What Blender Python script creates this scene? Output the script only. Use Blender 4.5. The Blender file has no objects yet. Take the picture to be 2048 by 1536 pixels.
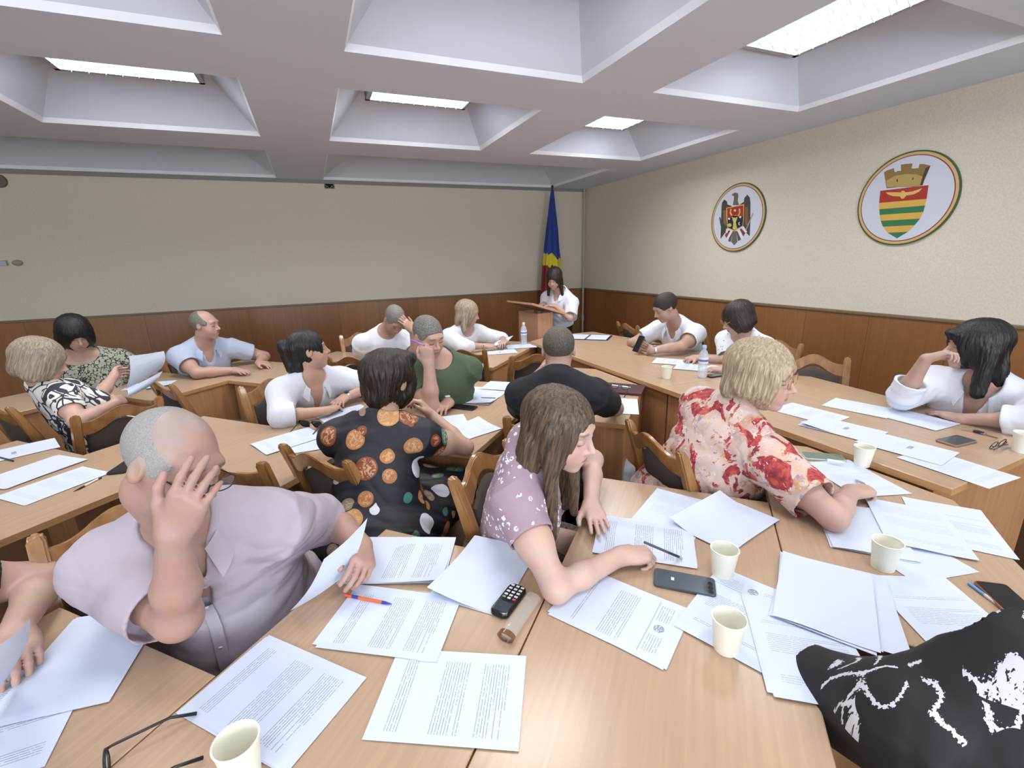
import bpy, bmesh, math, random
import numpy as np
from mathutils import Vector, Matrix
random.seed(7)
PI = math.pi
scene = bpy.context.scene
COL = scene.collection

# ------------------------------------------------------------------ camera, world, exposure
CAMZ = 1.62
FPX, YAW, PITCH, ROLL = 922.9, .3958, .2662, -.028
def _cam_axes():
    cy, sy = math.cos(YAW), math.sin(YAW)
    f = np.array([sy*math.cos(PITCH), cy*math.cos(PITCH), -math.sin(PITCH)])
    r = np.array([cy, -sy, 0.]); u = np.cross(r, f)
    c, s = math.cos(ROLL), math.sin(ROLL)
    return c*r+s*u, -s*r+c*u, f
CR, CU, CF = _cam_axes()
cam_data = bpy.data.cameras.new('camera')
cam_data.sensor_width = 36.0
cam_data.lens = FPX/2048*36
cam_data.clip_start = .02
cam = bpy.data.objects.new('camera', cam_data)
cam.matrix_world = Matrix(((CR[0], CU[0], -CF[0], 0), (CR[1], CU[1], -CF[1], 0), (CR[2], CU[2], -CF[2], CAMZ), (0, 0, 0, 1)))
COL.objects.link(cam); scene.camera = cam
scene.view_settings.view_transform = 'Standard'
scene.view_settings.look = 'None'
scene.view_settings.gamma = 1
scene.view_settings.use_curve_mapping = False
scene.view_settings.exposure = .08
world = bpy.data.worlds.new('world'); scene.world = world
world.use_nodes = True
world.node_tree.nodes['Background'].inputs[0].default_value = (.75, .85, 1, 1)
world.node_tree.nodes['Background'].inputs[1].default_value = .6

def ray(px, py):
    return CR*((px-1024)/FPX)+CU*((768-py)/FPX)+CF
def at_z(px, py, z):
    d = ray(px, py); p = d*((z-CAMZ)/d[2]); return Vector((p[0], p[1], z))
def at_y(px, py, y):
    d = ray(px, py); p = d*(y/d[1]); return Vector((p[0], y, p[2]+CAMZ))
def at_x(px, py, x):
    d = ray(px, py); p = d*(x/d[0]); return Vector((x, p[1], p[2]+CAMZ))

HC = .98
WALL_A, WALL_B = 6.50, 4.02          # far wall y, right wall x
WALL_L, WALL_F = -5.6, -3.0          # left wall x, wall behind the camera y
CEIL, DADO = CAMZ+HC, 1.13
TZ, HZ = .75, .78                    # desk top height, head table top height

def area(name, loc, rot, sx, sy, power, color=(1, 1, 1)):
    l = bpy.data.lights.new(name, 'AREA'); l.shape = 'RECTANGLE'; l.size = sx; l.size_y = sy; l.energy = power; l.color = color
    o = bpy.data.objects.new(name, l); o.location = loc; o.rotation_euler = rot; COL.objects.link(o); return o
# daylight through the two windows behind the camera (sits just inside each pane)
for wx in (-3.6, -.9, 1.8):
    area('daylight', (wx, WALL_F+.12, 1.65), (PI/2, 0, 0), 1.7, 1.3, 82, (.86, .92, 1.0))

# ------------------------------------------------------------------ materials
def new_mat(name):
    m = bpy.data.materials.new(name); m.use_nodes = True
    nt = m.node_tree; b = nt.nodes['Principled BSDF']; return m, nt, b
def N(nt, t, **k):
    n = nt.nodes.new(t)
    for a, v in k.items(): setattr(n, a, v)
    return n
def lk(nt, a, b): nt.links.new(a, b)
def rgb(h):
    h = h.lstrip('#'); c = [int(h[i:i+2], 16)/255 for i in (0, 2, 4)]
    return tuple(((x+.055)/1.055)**2.4 if x > .04045 else x/12.92 for x in c)+(1,)
_mc = {}
def plain(name, col, rough=.5, metal=0, spec=.5, bump=0, bscale=200, **kw):
    if name in _mc: return _mc[name]
    m, nt, b = new_mat(name)
    b.inputs['Base Color'].default_value = rgb(col) if isinstance(col, str) else col
    b.inputs['Roughness'].default_value = rough; b.inputs['Metallic'].default_value = metal
    b.inputs['Specular IOR Level'].default_value = spec
    if 'trans' in kw: b.inputs['Transmission Weight'].default_value = kw['trans']; b.inputs['IOR'].default_value = kw.get('ior', 1.45)
    if 'alpha' in kw: b.inputs['Alpha'].default_value = kw['alpha']
    if 'coat' in kw: b.inputs['Coat Weight'].default_value = kw['coat']; b.inputs['Coat Roughness'].default_value = .1
    if 'emit' in kw: b.inputs['Emission Color'].default_value = rgb(kw.get('ecol', '#ffffff')); b.inputs['Emission Strength'].default_value = kw['emit']
    # a little tonal variation so that nothing is a dead flat colour
    tc = N(nt, 'ShaderNodeTexCoord'); nz = N(nt, 'ShaderNodeTexNoise'); nz.inputs['Scale'].default_value = kw.get('vscale', 6)
    mx = N(nt, 'ShaderNodeMix', data_type='RGBA', blend_type='MULTIPLY'); mx.inputs[0].default_value = kw.get('var', .12)
    mx.inputs[6].default_value = b.inputs['Base Color'].default_value
    lk(nt, tc.outputs['Object'], nz.inputs['Vector']); lk(nt, nz.outputs['Fac'], mx.inputs[7]); lk(nt, mx.outputs[2], b.inputs['Base Color'])
    if bump:
        n2 = N(nt, 'ShaderNodeTexNoise'); n2.inputs['Scale'].default_value = bscale; n2.inputs['Detail'].default_value = 3
        bp = N(nt, 'ShaderNodeBump'); bp.inputs['Strength'].default_value = bump; bp.inputs['Distance'].default_value = kw.get('bdist', .002)
        lk(nt, tc.outputs['Object'], n2.inputs['Vector']); lk(nt, n2.outputs['Fac'], bp.inputs['Height']); lk(nt, bp.outputs[0], b.inputs['Normal'])
    _mc[name] = m; return m

def wood(name, c1, c2, rough=.35, scale=1.0, axis=(1, 0, 0), bump=.05, coat=0., grain=28):
    """fine straight wood grain running along `axis` in object space"""
    m, nt, b = new_mat(name)
    tc = N(nt, 'ShaderNodeTexCoord'); mp = N(nt, 'ShaderNodeMapping')
    mp.inputs['Scale'].default_value = tuple(scale*(1.2 if a else grain) for a in axis)
    nz = N(nt, 'ShaderNodeTexNoise'); nz.inputs['Scale'].default_value = 2.2; nz.inputs['Detail'].default_value = 6; nz.inputs['Distortion'].default_value = .25
    n2 = N(nt, 'ShaderNodeTexNoise'); n2.inputs['Scale'].default_value = 1.3
    cr = N(nt, 'ShaderNodeValToRGB'); cr.color_ramp.elements[0].position = .33; cr.color_ramp.elements[1].position = .68
    cr.color_ramp.elements[0].color = rgb(c1); cr.color_ramp.elements[1].color = rgb(c2)
    ad = N(nt, 'ShaderNodeMath', operation='MULTIPLY_ADD'); ad.inputs[1].default_value = .75
    m3 = N(nt, 'ShaderNodeMath', operation='MULTIPLY'); m3.inputs[1].default_value = .25
    lk(nt, tc.outputs['Object'], mp.inputs['Vector']); lk(nt, mp.outputs[0], nz.inputs['Vector']); lk(nt, tc.outputs['Object'], n2.inputs['Vector'])
    lk(nt, nz.outputs['Fac'], ad.inputs[0]); lk(nt, n2.outputs['Fac'], m3.inputs[0]); lk(nt, m3.outputs[0], ad.inputs[2])
    lk(nt, ad.outputs[0], cr.inputs[0]); lk(nt, cr.outputs[0], b.inputs['Base Color'])
    b.inputs['Roughness'].default_value = rough
    b.inputs['Coat Weight'].default_value = coat; b.inputs['Coat Roughness'].default_value = .15
    bp = N(nt, 'ShaderNodeBump'); bp.inputs['Strength'].default_value = bump; bp.inputs['Distance'].default_value = .002
    lk(nt, nz.outputs['Fac'], bp.inputs['Height']); lk(nt, bp.outputs[0], b.inputs['Normal'])
    return m

M_DESK = wood('desk_laminate', '#ab9077', '#b89b80', rough=.24, axis=(0, 1, 0), bump=.08, grain=40)
M_DESKX = wood('desk_laminate_across', '#ab9077', '#b89b80', rough=.24, axis=(1, 0, 0), bump=.08, grain=40)
M_EDGE = wood('desk_edge', '#b08558', '#c49a6c', rough=.4, axis=(1, 1, 0), bump=.02)
M_PANELD = wood('desk_panel', '#a87a52', '#bd9068', rough=.4, axis=(0, 0, 1), bump=.04)
M_CHAIR = wood('chair_wood', '#7f5630', '#a67a4c', rough=.28, axis=(0, 0, 1), bump=.03, coat=.35, grain=14)
M_FABRIC = plain('chair_fabric', '#4d423c', rough=.95, bump=.5, bscale=420, var=.3, vscale=60)
M_CEIL = plain('ceiling_paint', '#dfe4f0', rough=.8, bump=.15, bscale=60, var=.05)
M_RIM = plain('coffer_rim_lit', '#f2f4fa', rough=.55, var=.03)  # paler than the ceiling: lamp light caught by the rims is painted in

def wall_mat():
    m, nt, b = new_mat('wallpaper_beige')
    tc = N(nt, 'ShaderNodeTexCoord'); n1 = N(nt, 'ShaderNodeTexNoise'); n1.inputs['Scale'].default_value = 90; n1.inputs['Detail'].default_value = 4
    cr = N(nt, 'ShaderNodeValToRGB'); cr.color_ramp.elements[0].color = rgb('#cfc7b5'); cr.color_ramp.elements[1].color = rgb('#d8d1c2')
    cr.color_ramp.elements[0].position = .35; cr.color_ramp.elements[1].position = .65
    bp = N(nt, 'ShaderNodeBump'); bp.inputs['Strength'].default_value = .16; bp.inputs['Distance'].default_value = .003
    lk(nt, tc.outputs['Object'], n1.inputs['Vector']); lk(nt, n1.outputs['Fac'], cr.inputs[0]); lk(nt, cr.outputs[0], b.inputs['Base Color'])
    lk(nt, n1.outputs['Fac'], bp.inputs['Height']); lk(nt, bp.outputs[0], b.inputs['Normal']); b.inputs['Roughness'].default_value = .85
    return m
M_WALL = wall_mat()
def dado_mat():
    """veneer panels: vertical grain, each sheet its own tone"""
    m, nt, b = new_mat('dado_veneer')
    tc = N(nt, 'ShaderNodeTexCoord'); sp = N(nt, 'ShaderNodeSeparateXYZ'); lk(nt, tc.outputs['Object'], sp.inputs[0])
    add = N(nt, 'ShaderNodeMath', operation='ADD'); lk(nt, sp.outputs[0], add.inputs[0]); lk(nt, sp.outputs[1], add.inputs[1])
    dv = N(nt, 'ShaderNodeMath', operation='DIVIDE'); dv.inputs[1].default_value = .52; lk(nt, add.outputs[0], dv.inputs[0])
    fl = N(nt, 'ShaderNodeMath', operation='FLOOR'); lk(nt, dv.outputs[0], fl.inputs[0])
    wn = N(nt, 'ShaderNodeTexWhiteNoise', noise_dimensions='1D'); lk(nt, fl.outputs[0], wn.inputs['W'])
    mp = N(nt, 'ShaderNodeMapping'); mp.inputs['Scale'].default_value = (30, 30, 1.0); lk(nt, tc.outputs['Object'], mp.inputs['Vector'])
    nz = N(nt, 'ShaderNodeTexNoise'); nz.inputs['Scale'].default_value = 2; nz.inputs['Detail'].default_value = 6; lk(nt, mp.outputs[0], nz.inputs['Vector'])
    ma = N(nt, 'ShaderNodeMath', operation='MULTIPLY_ADD'); ma.inputs[1].default_value = .75
    mb = N(nt, 'ShaderNodeMath', operation='MULTIPLY'); mb.inputs[1].default_value = .25
    lk(nt, wn.outputs['Value'], mb.inputs[0]); lk(nt, nz.outputs['Fac'], ma.inputs[0]); lk(nt, mb.outputs[0], ma.inputs[2])
    cr = N(nt, 'ShaderNodeValToRGB'); cr.color_ramp.elements[0].color = rgb('#7d5030'); cr.color_ramp.elements[1].color = rgb('#97693f'); cr.color_ramp.elements[0].position = .15; cr.color_ramp.elements[1].position = .8
    fr = N(nt, 'ShaderNodeMath', operation='FRACT'); lk(nt, dv.outputs[0], fr.inputs[0])
    gt = N(nt, 'ShaderNodeMath', operation='LESS_THAN'); gt.inputs[1].default_value = .006; lk(nt, fr.outputs[0], gt.inputs[0])
    mx = N(nt, 'ShaderNodeMix', data_type='RGBA'); mx.inputs[7].default_value = rgb('#5a3518')
    lk(nt, gt.outputs[0], mx.inputs[0]); lk(nt, ma.outputs[0], cr.inputs[0]); lk(nt, cr.outputs[0], mx.inputs[6]); lk(nt, mx.outputs[2], b.inputs['Base Color'])
    b.inputs['Roughness'].default_value = .32
    return m
M_DADO = dado_mat()

# ------------------------------------------------------------------ mesh helpers
def link_mesh(name, verts, faces, mat=None, parent=None, loc=None, smooth=False, mats=None, midx=None):
    me = bpy.data.meshes.new(name); me.from_pydata([tuple(v) for v in verts], [], [tuple(f) for f in faces]); me.update()
    o = bpy.data.objects.new(name, me); COL.objects.link(o)
    for mm in (mats or ([mat] if mat else [])): me.materials.append(mm)
    if midx is not None: me.polygons.foreach_set('material_index', midx)
    if smooth: me.polygons.foreach_set('use_smooth', [True]*len(me.polygons))
    if parent: o.parent = parent
    if loc is not None: o.location = loc
    return o
def bm_obj(name, bm, mat=None, parent=None, loc=None, smooth=False, angle=None, mats=None):
    bmesh.ops.recalc_face_normals(bm, faces=bm.faces)
    me = bpy.data.meshes.new(name); bm.to_mesh(me); bm.free()
    o = bpy.data.objects.new(name, me); COL.objects.link(o)
    for mm in (mats or ([mat] if mat else [])): me.materials.append(mm)
    if smooth:
        me.polygons.foreach_set('use_smooth', [True]*len(me.polygons))
        if angle:
            try: me.set_sharp_from_angle(angle=math.radians(angle))
            except Exception: pass
    if parent: o.parent = parent
    if loc is not None: o.location = loc
    return o
def add_box(bm, c, s, rot=None, bevel=0, mi=0):
    """box centred at c with full sizes s"""
    m = Matrix.Translation(Vector(c))
    if rot is not None: m = m @ rot
    r = bmesh.ops.create_cube(bm, size=1, matrix=m @ Matrix.Diagonal((s[0], s[1], s[2], 1)))
    fs = set(f for v in r['verts'] for f in v.link_faces)
    for f in fs: f.material_index = mi
    if bevel:
        es = list(set(e for v in r['verts'] for e in v.link_edges))
        g = bmesh.ops.bevel(bm, geom=es, offset=bevel, segments=2, affect='EDGES', profile=.6)
        for f in g['faces']: f.material_index = mi
def add_poly(bm, pts, z0, z1, mi=0, mside=None):
    """prism over an xy polygon"""
    a = [bm.verts.new((p[0], p[1], z0)) for p in pts]; b = [bm.verts.new((p[0], p[1], z1)) for p in pts]
    f = bm.faces.new(b); f.material_index = mi; f = bm.faces.new(a[::-1]); f.material_index = mi
    n = len(pts)
    for i in range(n):
        f = bm.faces.new((a[i], a[(i+1) % n], b[(i+1) % n], b[i])); f.material_index = mi if mside is None else mside
def add_tube(bm, pts, rad, seg=10, cap=True, mi=0):
    """tube along a polyline, rad a number or list"""
    pts = [Vector(p) for p in pts]; n = len(pts)
    rad = [rad]*n if not isinstance(rad, (list, tuple)) else rad
    rings = []; up = None
    for i, p in enumerate(pts):
        t = (pts[min(i+1, n-1)]-pts[max(i-1, 0)]).normalized()
        if up is None:
            up = Vector((0, 0, 1)) if abs(t.z) < .9 else Vector((1, 0, 0))
        a = (up-t*up.dot(t)).normalized(); b = t.cross(a); up = a
        rings.append([bm.verts.new(p+(a*math.cos(2*PI*k/seg)+b*math.sin(2*PI*k/seg))*rad[i]) for k in range(seg)])
    for i in range(n-1):
        for k in range(seg):
            f = bm.faces.new((rings[i][k], rings[i][(k+1) % seg], rings[i+1][(k+1) % seg], rings[i+1][k])); f.material_index = mi
    if cap:
        f = bm.faces.new(rings[0][::-1]); f.material_index = mi; f = bm.faces.new(rings[-1]); f.material_index = mi
def add_lathe(bm, prof, seg=28, c=(0, 0, 0), mi=0, close=False):
    """revolve (r,z) profile about z"""
    rings = []
    for r, z in prof:
        if r < 1e-6: rings.append([bm.verts.new((c[0], c[1], c[2]+z))])
        else: rings.append([bm.verts.new((c[0]+r*math.cos(2*PI*k/seg), c[1]+r*math.sin(2*PI*k/seg), c[2]+z)) for k in range(seg)])
    for A, B in zip(rings, rings[1:]):
        for k in range(seg):
            if len(A) == 1 and len(B) == 1: continue
            if len(A) == 1: f = bm.faces.new((A[0], B[(k+1) % seg], B[k]))
            elif len(B) == 1: f = bm.faces.new((A[k], A[(k+1) % seg], B[0]))
            else: f = bm.faces.new((A[k], A[(k+1) % seg], B[(k+1) % seg], B[k]))
            f.material_index = mi
def empty(name, loc, rz=0):
    o = bpy.data.objects.new(name, None); COL.objects.link(o); o.location = loc; o.rotation_euler = (0, 0, rz); o.empty_display_size = .1; return o
def tag(o, label, cat, group=None, kind=None):
    o['label'] = label; o['category'] = cat
    if group: o['group'] = group
    if kind: o['kind'] = kind
    return o
def thing(name, label, cat, loc=(0, 0, 0), rz=0, group=None):
    return tag(empty(name, loc, rz), label, cat, group)
def struct(o):
    o['kind'] = 'structure'; return o
def dup(root, loc, rz, label, group=None):
    r = root.copy(); COL.objects.link(r); r.location = loc; r.rotation_euler = (0, 0, rz); r['label'] = label
    if group: r['group'] = group
    for ch in list(root.children):
        c = ch.copy(); COL.objects.link(c); c.parent = r
        for g in list(ch.children):
            d = g.copy(); COL.objects.link(d); d.parent = c
    return r

# ------------------------------------------------------------------ room shell
def box_struct(name, lo, hi, mat):
    bm = bmesh.new(); add_box(bm, [(a+b)/2 for a, b in zip(lo, hi)], [b-a for a, b in zip(lo, hi)])
    return struct(bm_obj(name, bm, mat))
T = .2
fl = plain('floor_parquet', '#4a3424', rough=.4, var=.4, vscale=3)
box_struct('floor', (WALL_L-T, WALL_F-T, -.1), (WALL_B+T, WALL_A+T, 0), fl)
box_struct('wall_back', (WALL_L-T, WALL_A, 0), (WALL_B+T, WALL_A+T, CEIL+.5), M_WALL)
box_struct('wall_right', (WALL_B, WALL_F-T, 0), (WALL_B+T, WALL_A, CEIL+.5), M_WALL)
box_struct('wall_left', (WALL_L-T, WALL_F-T, 0), (WALL_L, WALL_A, CEIL+.5), M_WALL)
# wall behind the camera with three windows
bm = bmesh.new()
xs = [WALL_L, -4.5, -2.7, -1.8, 0.0, .9, 2.7, WALL_B]
for i in range(0, 7):
    a, b = xs[i], xs[i+1]
    if i % 2 == 0: add_box(bm, ((a+b)/2, WALL_F-T/2, (CEIL+.5)/2), (b-a, T, CEIL+.5))
    else:
        add_box(bm, ((a+b)/2, WALL_F-T/2, .45), (b-a, T, .9)); add_box(bm, ((a+b)/2, WALL_F-T/2, (2.4+CEIL+.5)/2), (b-a, T, CEIL+.5-2.4))
struct(bm_obj('wall_front', bm, M_WALL))
M_WFRAME = plain('window_frame_white', '#e8e8e6', rough=.4)
M_PANE = plain('window_glass', '#ffffff', rough=.02, trans=1.0, var=0)
for k, wx in enumerate((-3.6, -.9, 1.8)):
    bm = bmesh.new()
    for sx in (-1, 0, 1): add_box(bm, (wx+sx*.87, WALL_F-.1, 1.65), (.06, .07, 1.5))
    for sz in (.93, 2.37): add_box(bm, (wx, WALL_F-.1, sz), (1.8, .07, .06))
    w = struct(bm_obj('window_%d' % (k+1), bm, M_WFRAME))
    bm = bmesh.new(); add_box(bm, (wx, WALL_F-.1, 1.65), (1.72, .01, 1.42)); bm_obj('pane', bm, M_PANE, w)
# dado panelling + rail on the two visible walls
bm = bmesh.new(); add_box(bm, ((WALL_L+WALL_B)/2, WALL_A-.012, DADO/2), (WALL_B-WALL_L, .024, DADO-.03)); struct(bm_obj('trim_1', bm, M_DADO))
bm = bmesh.new(); add_box(bm, (WALL_B-.012, (WALL_F+WALL_A-.024)/2, DADO/2), (.024, WALL_A-.024-WALL_F, DADO-.03)); struct(bm_obj('trim_2', bm, M_DADO))
M_RAIL = plain('dado_rail', '#7d6a52', rough=.5)
bm = bmesh.new(); add_box(bm, ((WALL_L+WALL_B)/2, WALL_A-.018, DADO-.008), (WALL_B-WALL_L, .036, .022), bevel=.004); struct(bm_obj('trim_3', bm, M_RAIL))
bm = bmesh.new(); add_box(bm, (WALL_B-.018, (WALL_F+WALL_A-.036)/2, DADO-.008), (.036, WALL_A-.036-WALL_F, .022), bevel=.004); struct(bm_obj('trim_4', bm, M_RAIL))

# coffered ceiling: one slab with truncated pyramid recesses
CW, CP, CX1 = 1.328, 1.836, .287
COLX = [(CX1+k*CP, CX1+k*CP+CW) for k in range(-3, 2)]
ROWY = [(3.185, 4.472), (1.37, 2.66), (-.44, .85), (-2.25, -.96)]
def ceiling():
    bm = bmesh.new()
    gx = sorted([WALL_L]+[v for c in COLX for v in c]+[WALL_B]); gy = sorted([WALL_F]+[v for r in ROWY for v in r]+[4.98])
    vv = {}
    def V(x, y, z):
        k = (round(x, 4), round(y, 4), round(z, 4))
        if k not in vv: vv[k] = bm.verts.new(k)
        return vv[k]
    def isc(a, b, L): return any(abs(a-p) < 1e-6 and abs(b-q) < 1e-6 for p, q in L)
    for i in range(len(gx)-1):
        for j in range(len(gy)-1):
            x0, x1, y0, y1 = gx[i], gx[i+1], gy[j], gy[j+1]
            if isc(x0, x1, COLX) and isc(y0, y1, ROWY):
                z0 = CEIL; z1 = CEIL+.03; z2 = CEIL+.27
                cx, cy = (x0+x1)/2, (y0+y1)/2
                hx, hy = (.43, .31) if cx < 2 else (.31, .43)
                o = [(x0, y0), (x1, y0), (x1, y1), (x0, y1)]; t = [(cx-hx, cy-hy), (cx+hx, cy-hy), (cx+hx, cy+hy), (cx-hx, cy+hy)]
                e = .018
                o2 = [(x0+e, y0+e), (x1-e, y0+e), (x1-e, y1-e), (x0+e, y1-e)]
                for k in range(4):
                    a, b = k, (k+1) % 4
                    f = bm.faces.new((V(*o[a], z0), V(*o[b], z0), V(*o2[b], z1), V(*o2[a], z1))); f.material_index = 1
                    f = bm.faces.new((V(*o2[a], z1), V(*o2[b], z1), V(*t[b], z2), V(*t[a], z2)))
                bm.faces.new([V(*p, z2) for p in t])
            else:
                bm.faces.new((V(x0, y0, CEIL), V(x1, y0, CEIL), V(x1, y1, CEIL), V(x0, y1, CEIL)))
    # last bay: two long troughs that run up to the far wall, parted by one beam
    ya, yb = 4.98, WALL_A-.05
    for x0, x1 in ((WALL_L, -.22), (CX1, 3.42)):
        e = .018; zr, zt = CEIL+.03, CEIL+.27
        o = [(x0, ya), (x1, ya), (x1, yb), (x0, yb)]; o2 = [(x0+e, ya+e), (x1-e, ya+e), (x1-e, yb-e), (x0+e, yb-e)]; t = [(x0+.4, ya+.45), (x1-.4, ya+.45), (x1-.4, yb-.40), (x0+.4, yb-.40)]
        for k in range(4):
            a, b = k, (k+1) % 4
            f = bm.faces.new((V(*o[a], CEIL), V(*o[b], CEIL), V(*o2[b], zr), V(*o2[a], zr))); f.material_index = 1
            bm.faces.new((V(*o2[a], zr), V(*o2[b], zr), V(*t[b], zt), V(*t[a], zt)))
        bm.faces.new([V(*p, zt) for p in t])
    for xa, xb, y0, y1 in ((-.22, CX1, ya, yb), (3.42, WALL_B, ya, yb), (WALL_L, WALL_B, yb, WALL_A)):
        bm.faces.new((V(xa, y0, CEIL), V(xb, y0, CEIL), V(xb, y1, CEIL), V(xa, y1, CEIL)))
    me = bpy.data.meshes.new('ceiling'); 
    # all faces look down into the room
    bm.normal_update()
    for f in bm.faces:
        if f.normal.z > 0: f.normal_flip()
    bm.to_mesh(me); bm.free()
    o = bpy.data.objects.new('ceiling', me); COL.objects.link(o); me.materials.append(M_CEIL); me.materials.append(M_RIM); struct(o)
    bm = bmesh.new(); add_box(bm, ((WALL_L+WALL_B)/2, (WALL_F+WALL_A)/2, CEIL+.45), (WALL_B-WALL_L+.4, WALL_A-WALL_F+.4, .1)); struct(bm_obj('ceiling', bm, M_CEIL))
ceiling()
# dark gap between ceiling and far wall, its shade painted as a grey strip
M_GAP = plain('wall_top_gap_shade', '#8f8d88', rough=.7)
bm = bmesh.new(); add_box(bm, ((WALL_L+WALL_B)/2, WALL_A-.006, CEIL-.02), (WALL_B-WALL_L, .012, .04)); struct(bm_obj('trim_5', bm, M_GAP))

M_LAMPF = plain('lamp_housing', '#b4b6ba', rough=.4, metal=.2)
M_LOUV = plain('lamp_louvre', '#8f98a8', rough=.35, metal=.4, var=0)
M_TUBE = plain('lamp_tube_on', '#ffffff', emit=9.0, ecol='#eefcff', var=0)
def ceiling_light(cx, cy, along_x, label, power):
    z = CEIL+.27
    t = thing('ceiling_light', label, 'light', (cx, cy, z), 0 if along_x else PI/2, 'louvred ceiling lights')
    L, W = .76, .46
    bm = bmesh.new()
    for sx in (-1, 1): add_box(bm, (sx*(L/2), 0, -.03), (.03, W+.03, .06))
    for sy in (-1, 1): add_box(bm, (0, sy*(W/2), -.03), (L+.03, .03, .06))
    add_box(bm, (0, 0, -.004), (L, W, .008))
    bm_obj('housing', bm, M_LAMPF, t)
    for k in range(4):
        bm = bmesh.new(); y = (k-1.5)*W/4
        add_tube(bm, [(-L/2+.03, y, -.022), (L/2-.03, y, -.022)], .013, 12); bm_obj('tube', bm, M_TUBE, t, smooth=True, angle=40)
    bm = bmesh.new()     # saw-tooth cross blades and long dividers
    n = 9
    for k in range(1, n):
        x = -L/2+L*k/n
        for j in range(4):
            y0 = -W/2+.015+j*(W-.03)/4; y1 = y0+(W-.03)/4
            a = [bm.verts.new(v) for v in ((x, y0, -.037), (x, y1, -.037), (x, (y0+y1)/2, -.088))]; bm.faces.new(a)
            a2 = [bm.verts.new(v) for v in ((x+.003, y0, -.037), (x+.003, y1, -.037), (x+.003, (y0+y1)/2, -.088))]; bm.faces.new(a2[::-1])
            bm.faces.new((a[0], a[2], a2[2], a2[0])); bm.faces.new((a[2], a[1], a2[1], a2[2]))
    for j in range(1, 4): add_box(bm, (0, -W/2+j*W/4, -.050), (L, .004, .026))
    bm_obj('louvre', bm, M_LOUV, t)
    lo = area('lamp_light', (cx, cy, z-.0355), (0, 0, 0 if along_x else PI/2), L-.05, W-.05, power, (1.0, .985, .96)); lo.data.spread = 2.7
for ri in (1, 2, 3, 4):
    for ci, (x0, x1) in enumerate(COLX):
        cx, cy = (x0+x1)/2, sum(ROWY[ri-1])/2
        nm = {(1, 2): 'louvred ceiling light in the far recess above the two women at left', (1, 3): 'louvred ceiling light in the far middle recess above the centre desks',
              (1, 4): 'small-looking bright ceiling light in the far recess nearest the emblem wall', (2, 4): 'large bright ceiling light at the top right above the head table'}.get((ri, ci), '%s ceiling light from the emblem wall in the %s row of recesses' % (('fifth', 'fourth', 'third', 'second', 'first')[ci], ('', 'far', 'second', 'third', 'nearest')[ri]))
        ceiling_light(cx, cy, ci != 4, nm, {4: 29, 3: 26, 2: 22, 1: 12, 0: 7}[ci]*{1: 1.0, 2: .62, 3: .38, 4: .38}[ri])
# ------------------------------------------------------------------ desks: rows of 1.2 x 0.6 desks, each turned 45 degrees
S2 = math.sqrt(.5); DL, DW = 1.2, .602
def desk(nx, ny, label, clip=None, group='slanted desks', inset=0.):
    """nx, ny: the near-left corner of the top"""
    t = thing('desk', label, 'desk', (nx, ny, 0), PI/4, group)
    pts = [(0, 0), (0, -DW), (DL, -DW), (DL, 0)]
    if clip is not None:    # cut the far right corner off where the desk slides under the head table
        out = []
        def wx(p): return nx+(p[0]-p[1])*S2
        for i in range(4):
            a, b = pts[i], pts[(i+1) % 4]; ia, ib = wx(a) <= clip, wx(b) <= clip
            if ia: out.append(a)
            if ia != ib:
                k = (clip-wx(a))/(wx(b)-wx(a)); out.append((a[0]+(b[0]-a[0])*k, a[1]+(b[1]-a[1])*k))
        pts = out
    bm = bmesh.new(); add_poly(bm, pts, TZ-.027, TZ, 0, 1)
    es = [e for e in bm.edges if abs(e.verts[0].co.z-TZ) < 1e-5 and abs(e.verts[1].co.z-TZ) < 1e-5]
    bmesh.ops.bevel(bm, geom=es, offset=.002, segments=1, affect='EDGES')
    bm_obj('tabletop', bm, mats=[M_DESKX, M_EDGE], parent=t)
    L = DL-.06 if clip is None else .95
    bm = bmesh.new(); add_box(bm, (.03+inset, -DW/2+inset*.4, (TZ-.028)/2+.03), (.018, DW-.06-inset*.8, TZ-.088)); bm_obj('front_panel', bm, M_PANELD, t)
    bm = bmesh.new(); add_box(bm, (.02+inset/2+L/2, -DW+.022+inset*.8, (TZ-.028)/2), (L-inset, .018, TZ-.028)); bm_obj('side_panel', bm, M_PANELD, t)
    if clip is None:
        bm = bmesh.new(); add_box(bm, (DL-.1, -.03, (TZ-.028)/2), (.12, .018, TZ-.028)); bm_obj('leg', bm, M_PANELD, t)
    bm = bmesh.new(); add_box(bm, (.1, -.03, (TZ-.028)/2), (.12, .018, TZ-.028)); bm_obj('leg', bm, M_PANELD, t)
    return t
def row(cs, ypeak, labels, clipfirst=None, insets=(0, 0, 0, 0, 0)):
    for k, (c, lab) in enumerate(zip(cs, labels)):
        x = ypeak-c; desk(x-DL*S2, ypeak-DL*S2, lab, clipfirst if k == 0 else None, inset=insets[k])
row([-.4, .457, 1.314, 2.171, 3.03], 1.44, ['front desk with blank sheets and paper cups beside the head table', 'front desk in the middle of the picture under the printed sheets and silver phone',
     'front desk at the bottom left under the printed sheet and folded glasses', 'front desk at the left edge where a hand holds papers', 'desk of the front row beyond the left edge'], 1.995)
row([1.305, 2.16, 3.015, 3.87, 4.725], 3.17, ['middle row desk with the purple folder beside the head table', 'middle row desk with the black phone and booklet before the man in green',
     'middle row desk with the sunglasses on white sheets', 'middle row desk behind the bald man, bare but for a dark phone edge', 'middle row desk at the left edge with stacked white sheets'], 1.995, (0, .12, .2, .36, .36))
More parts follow.
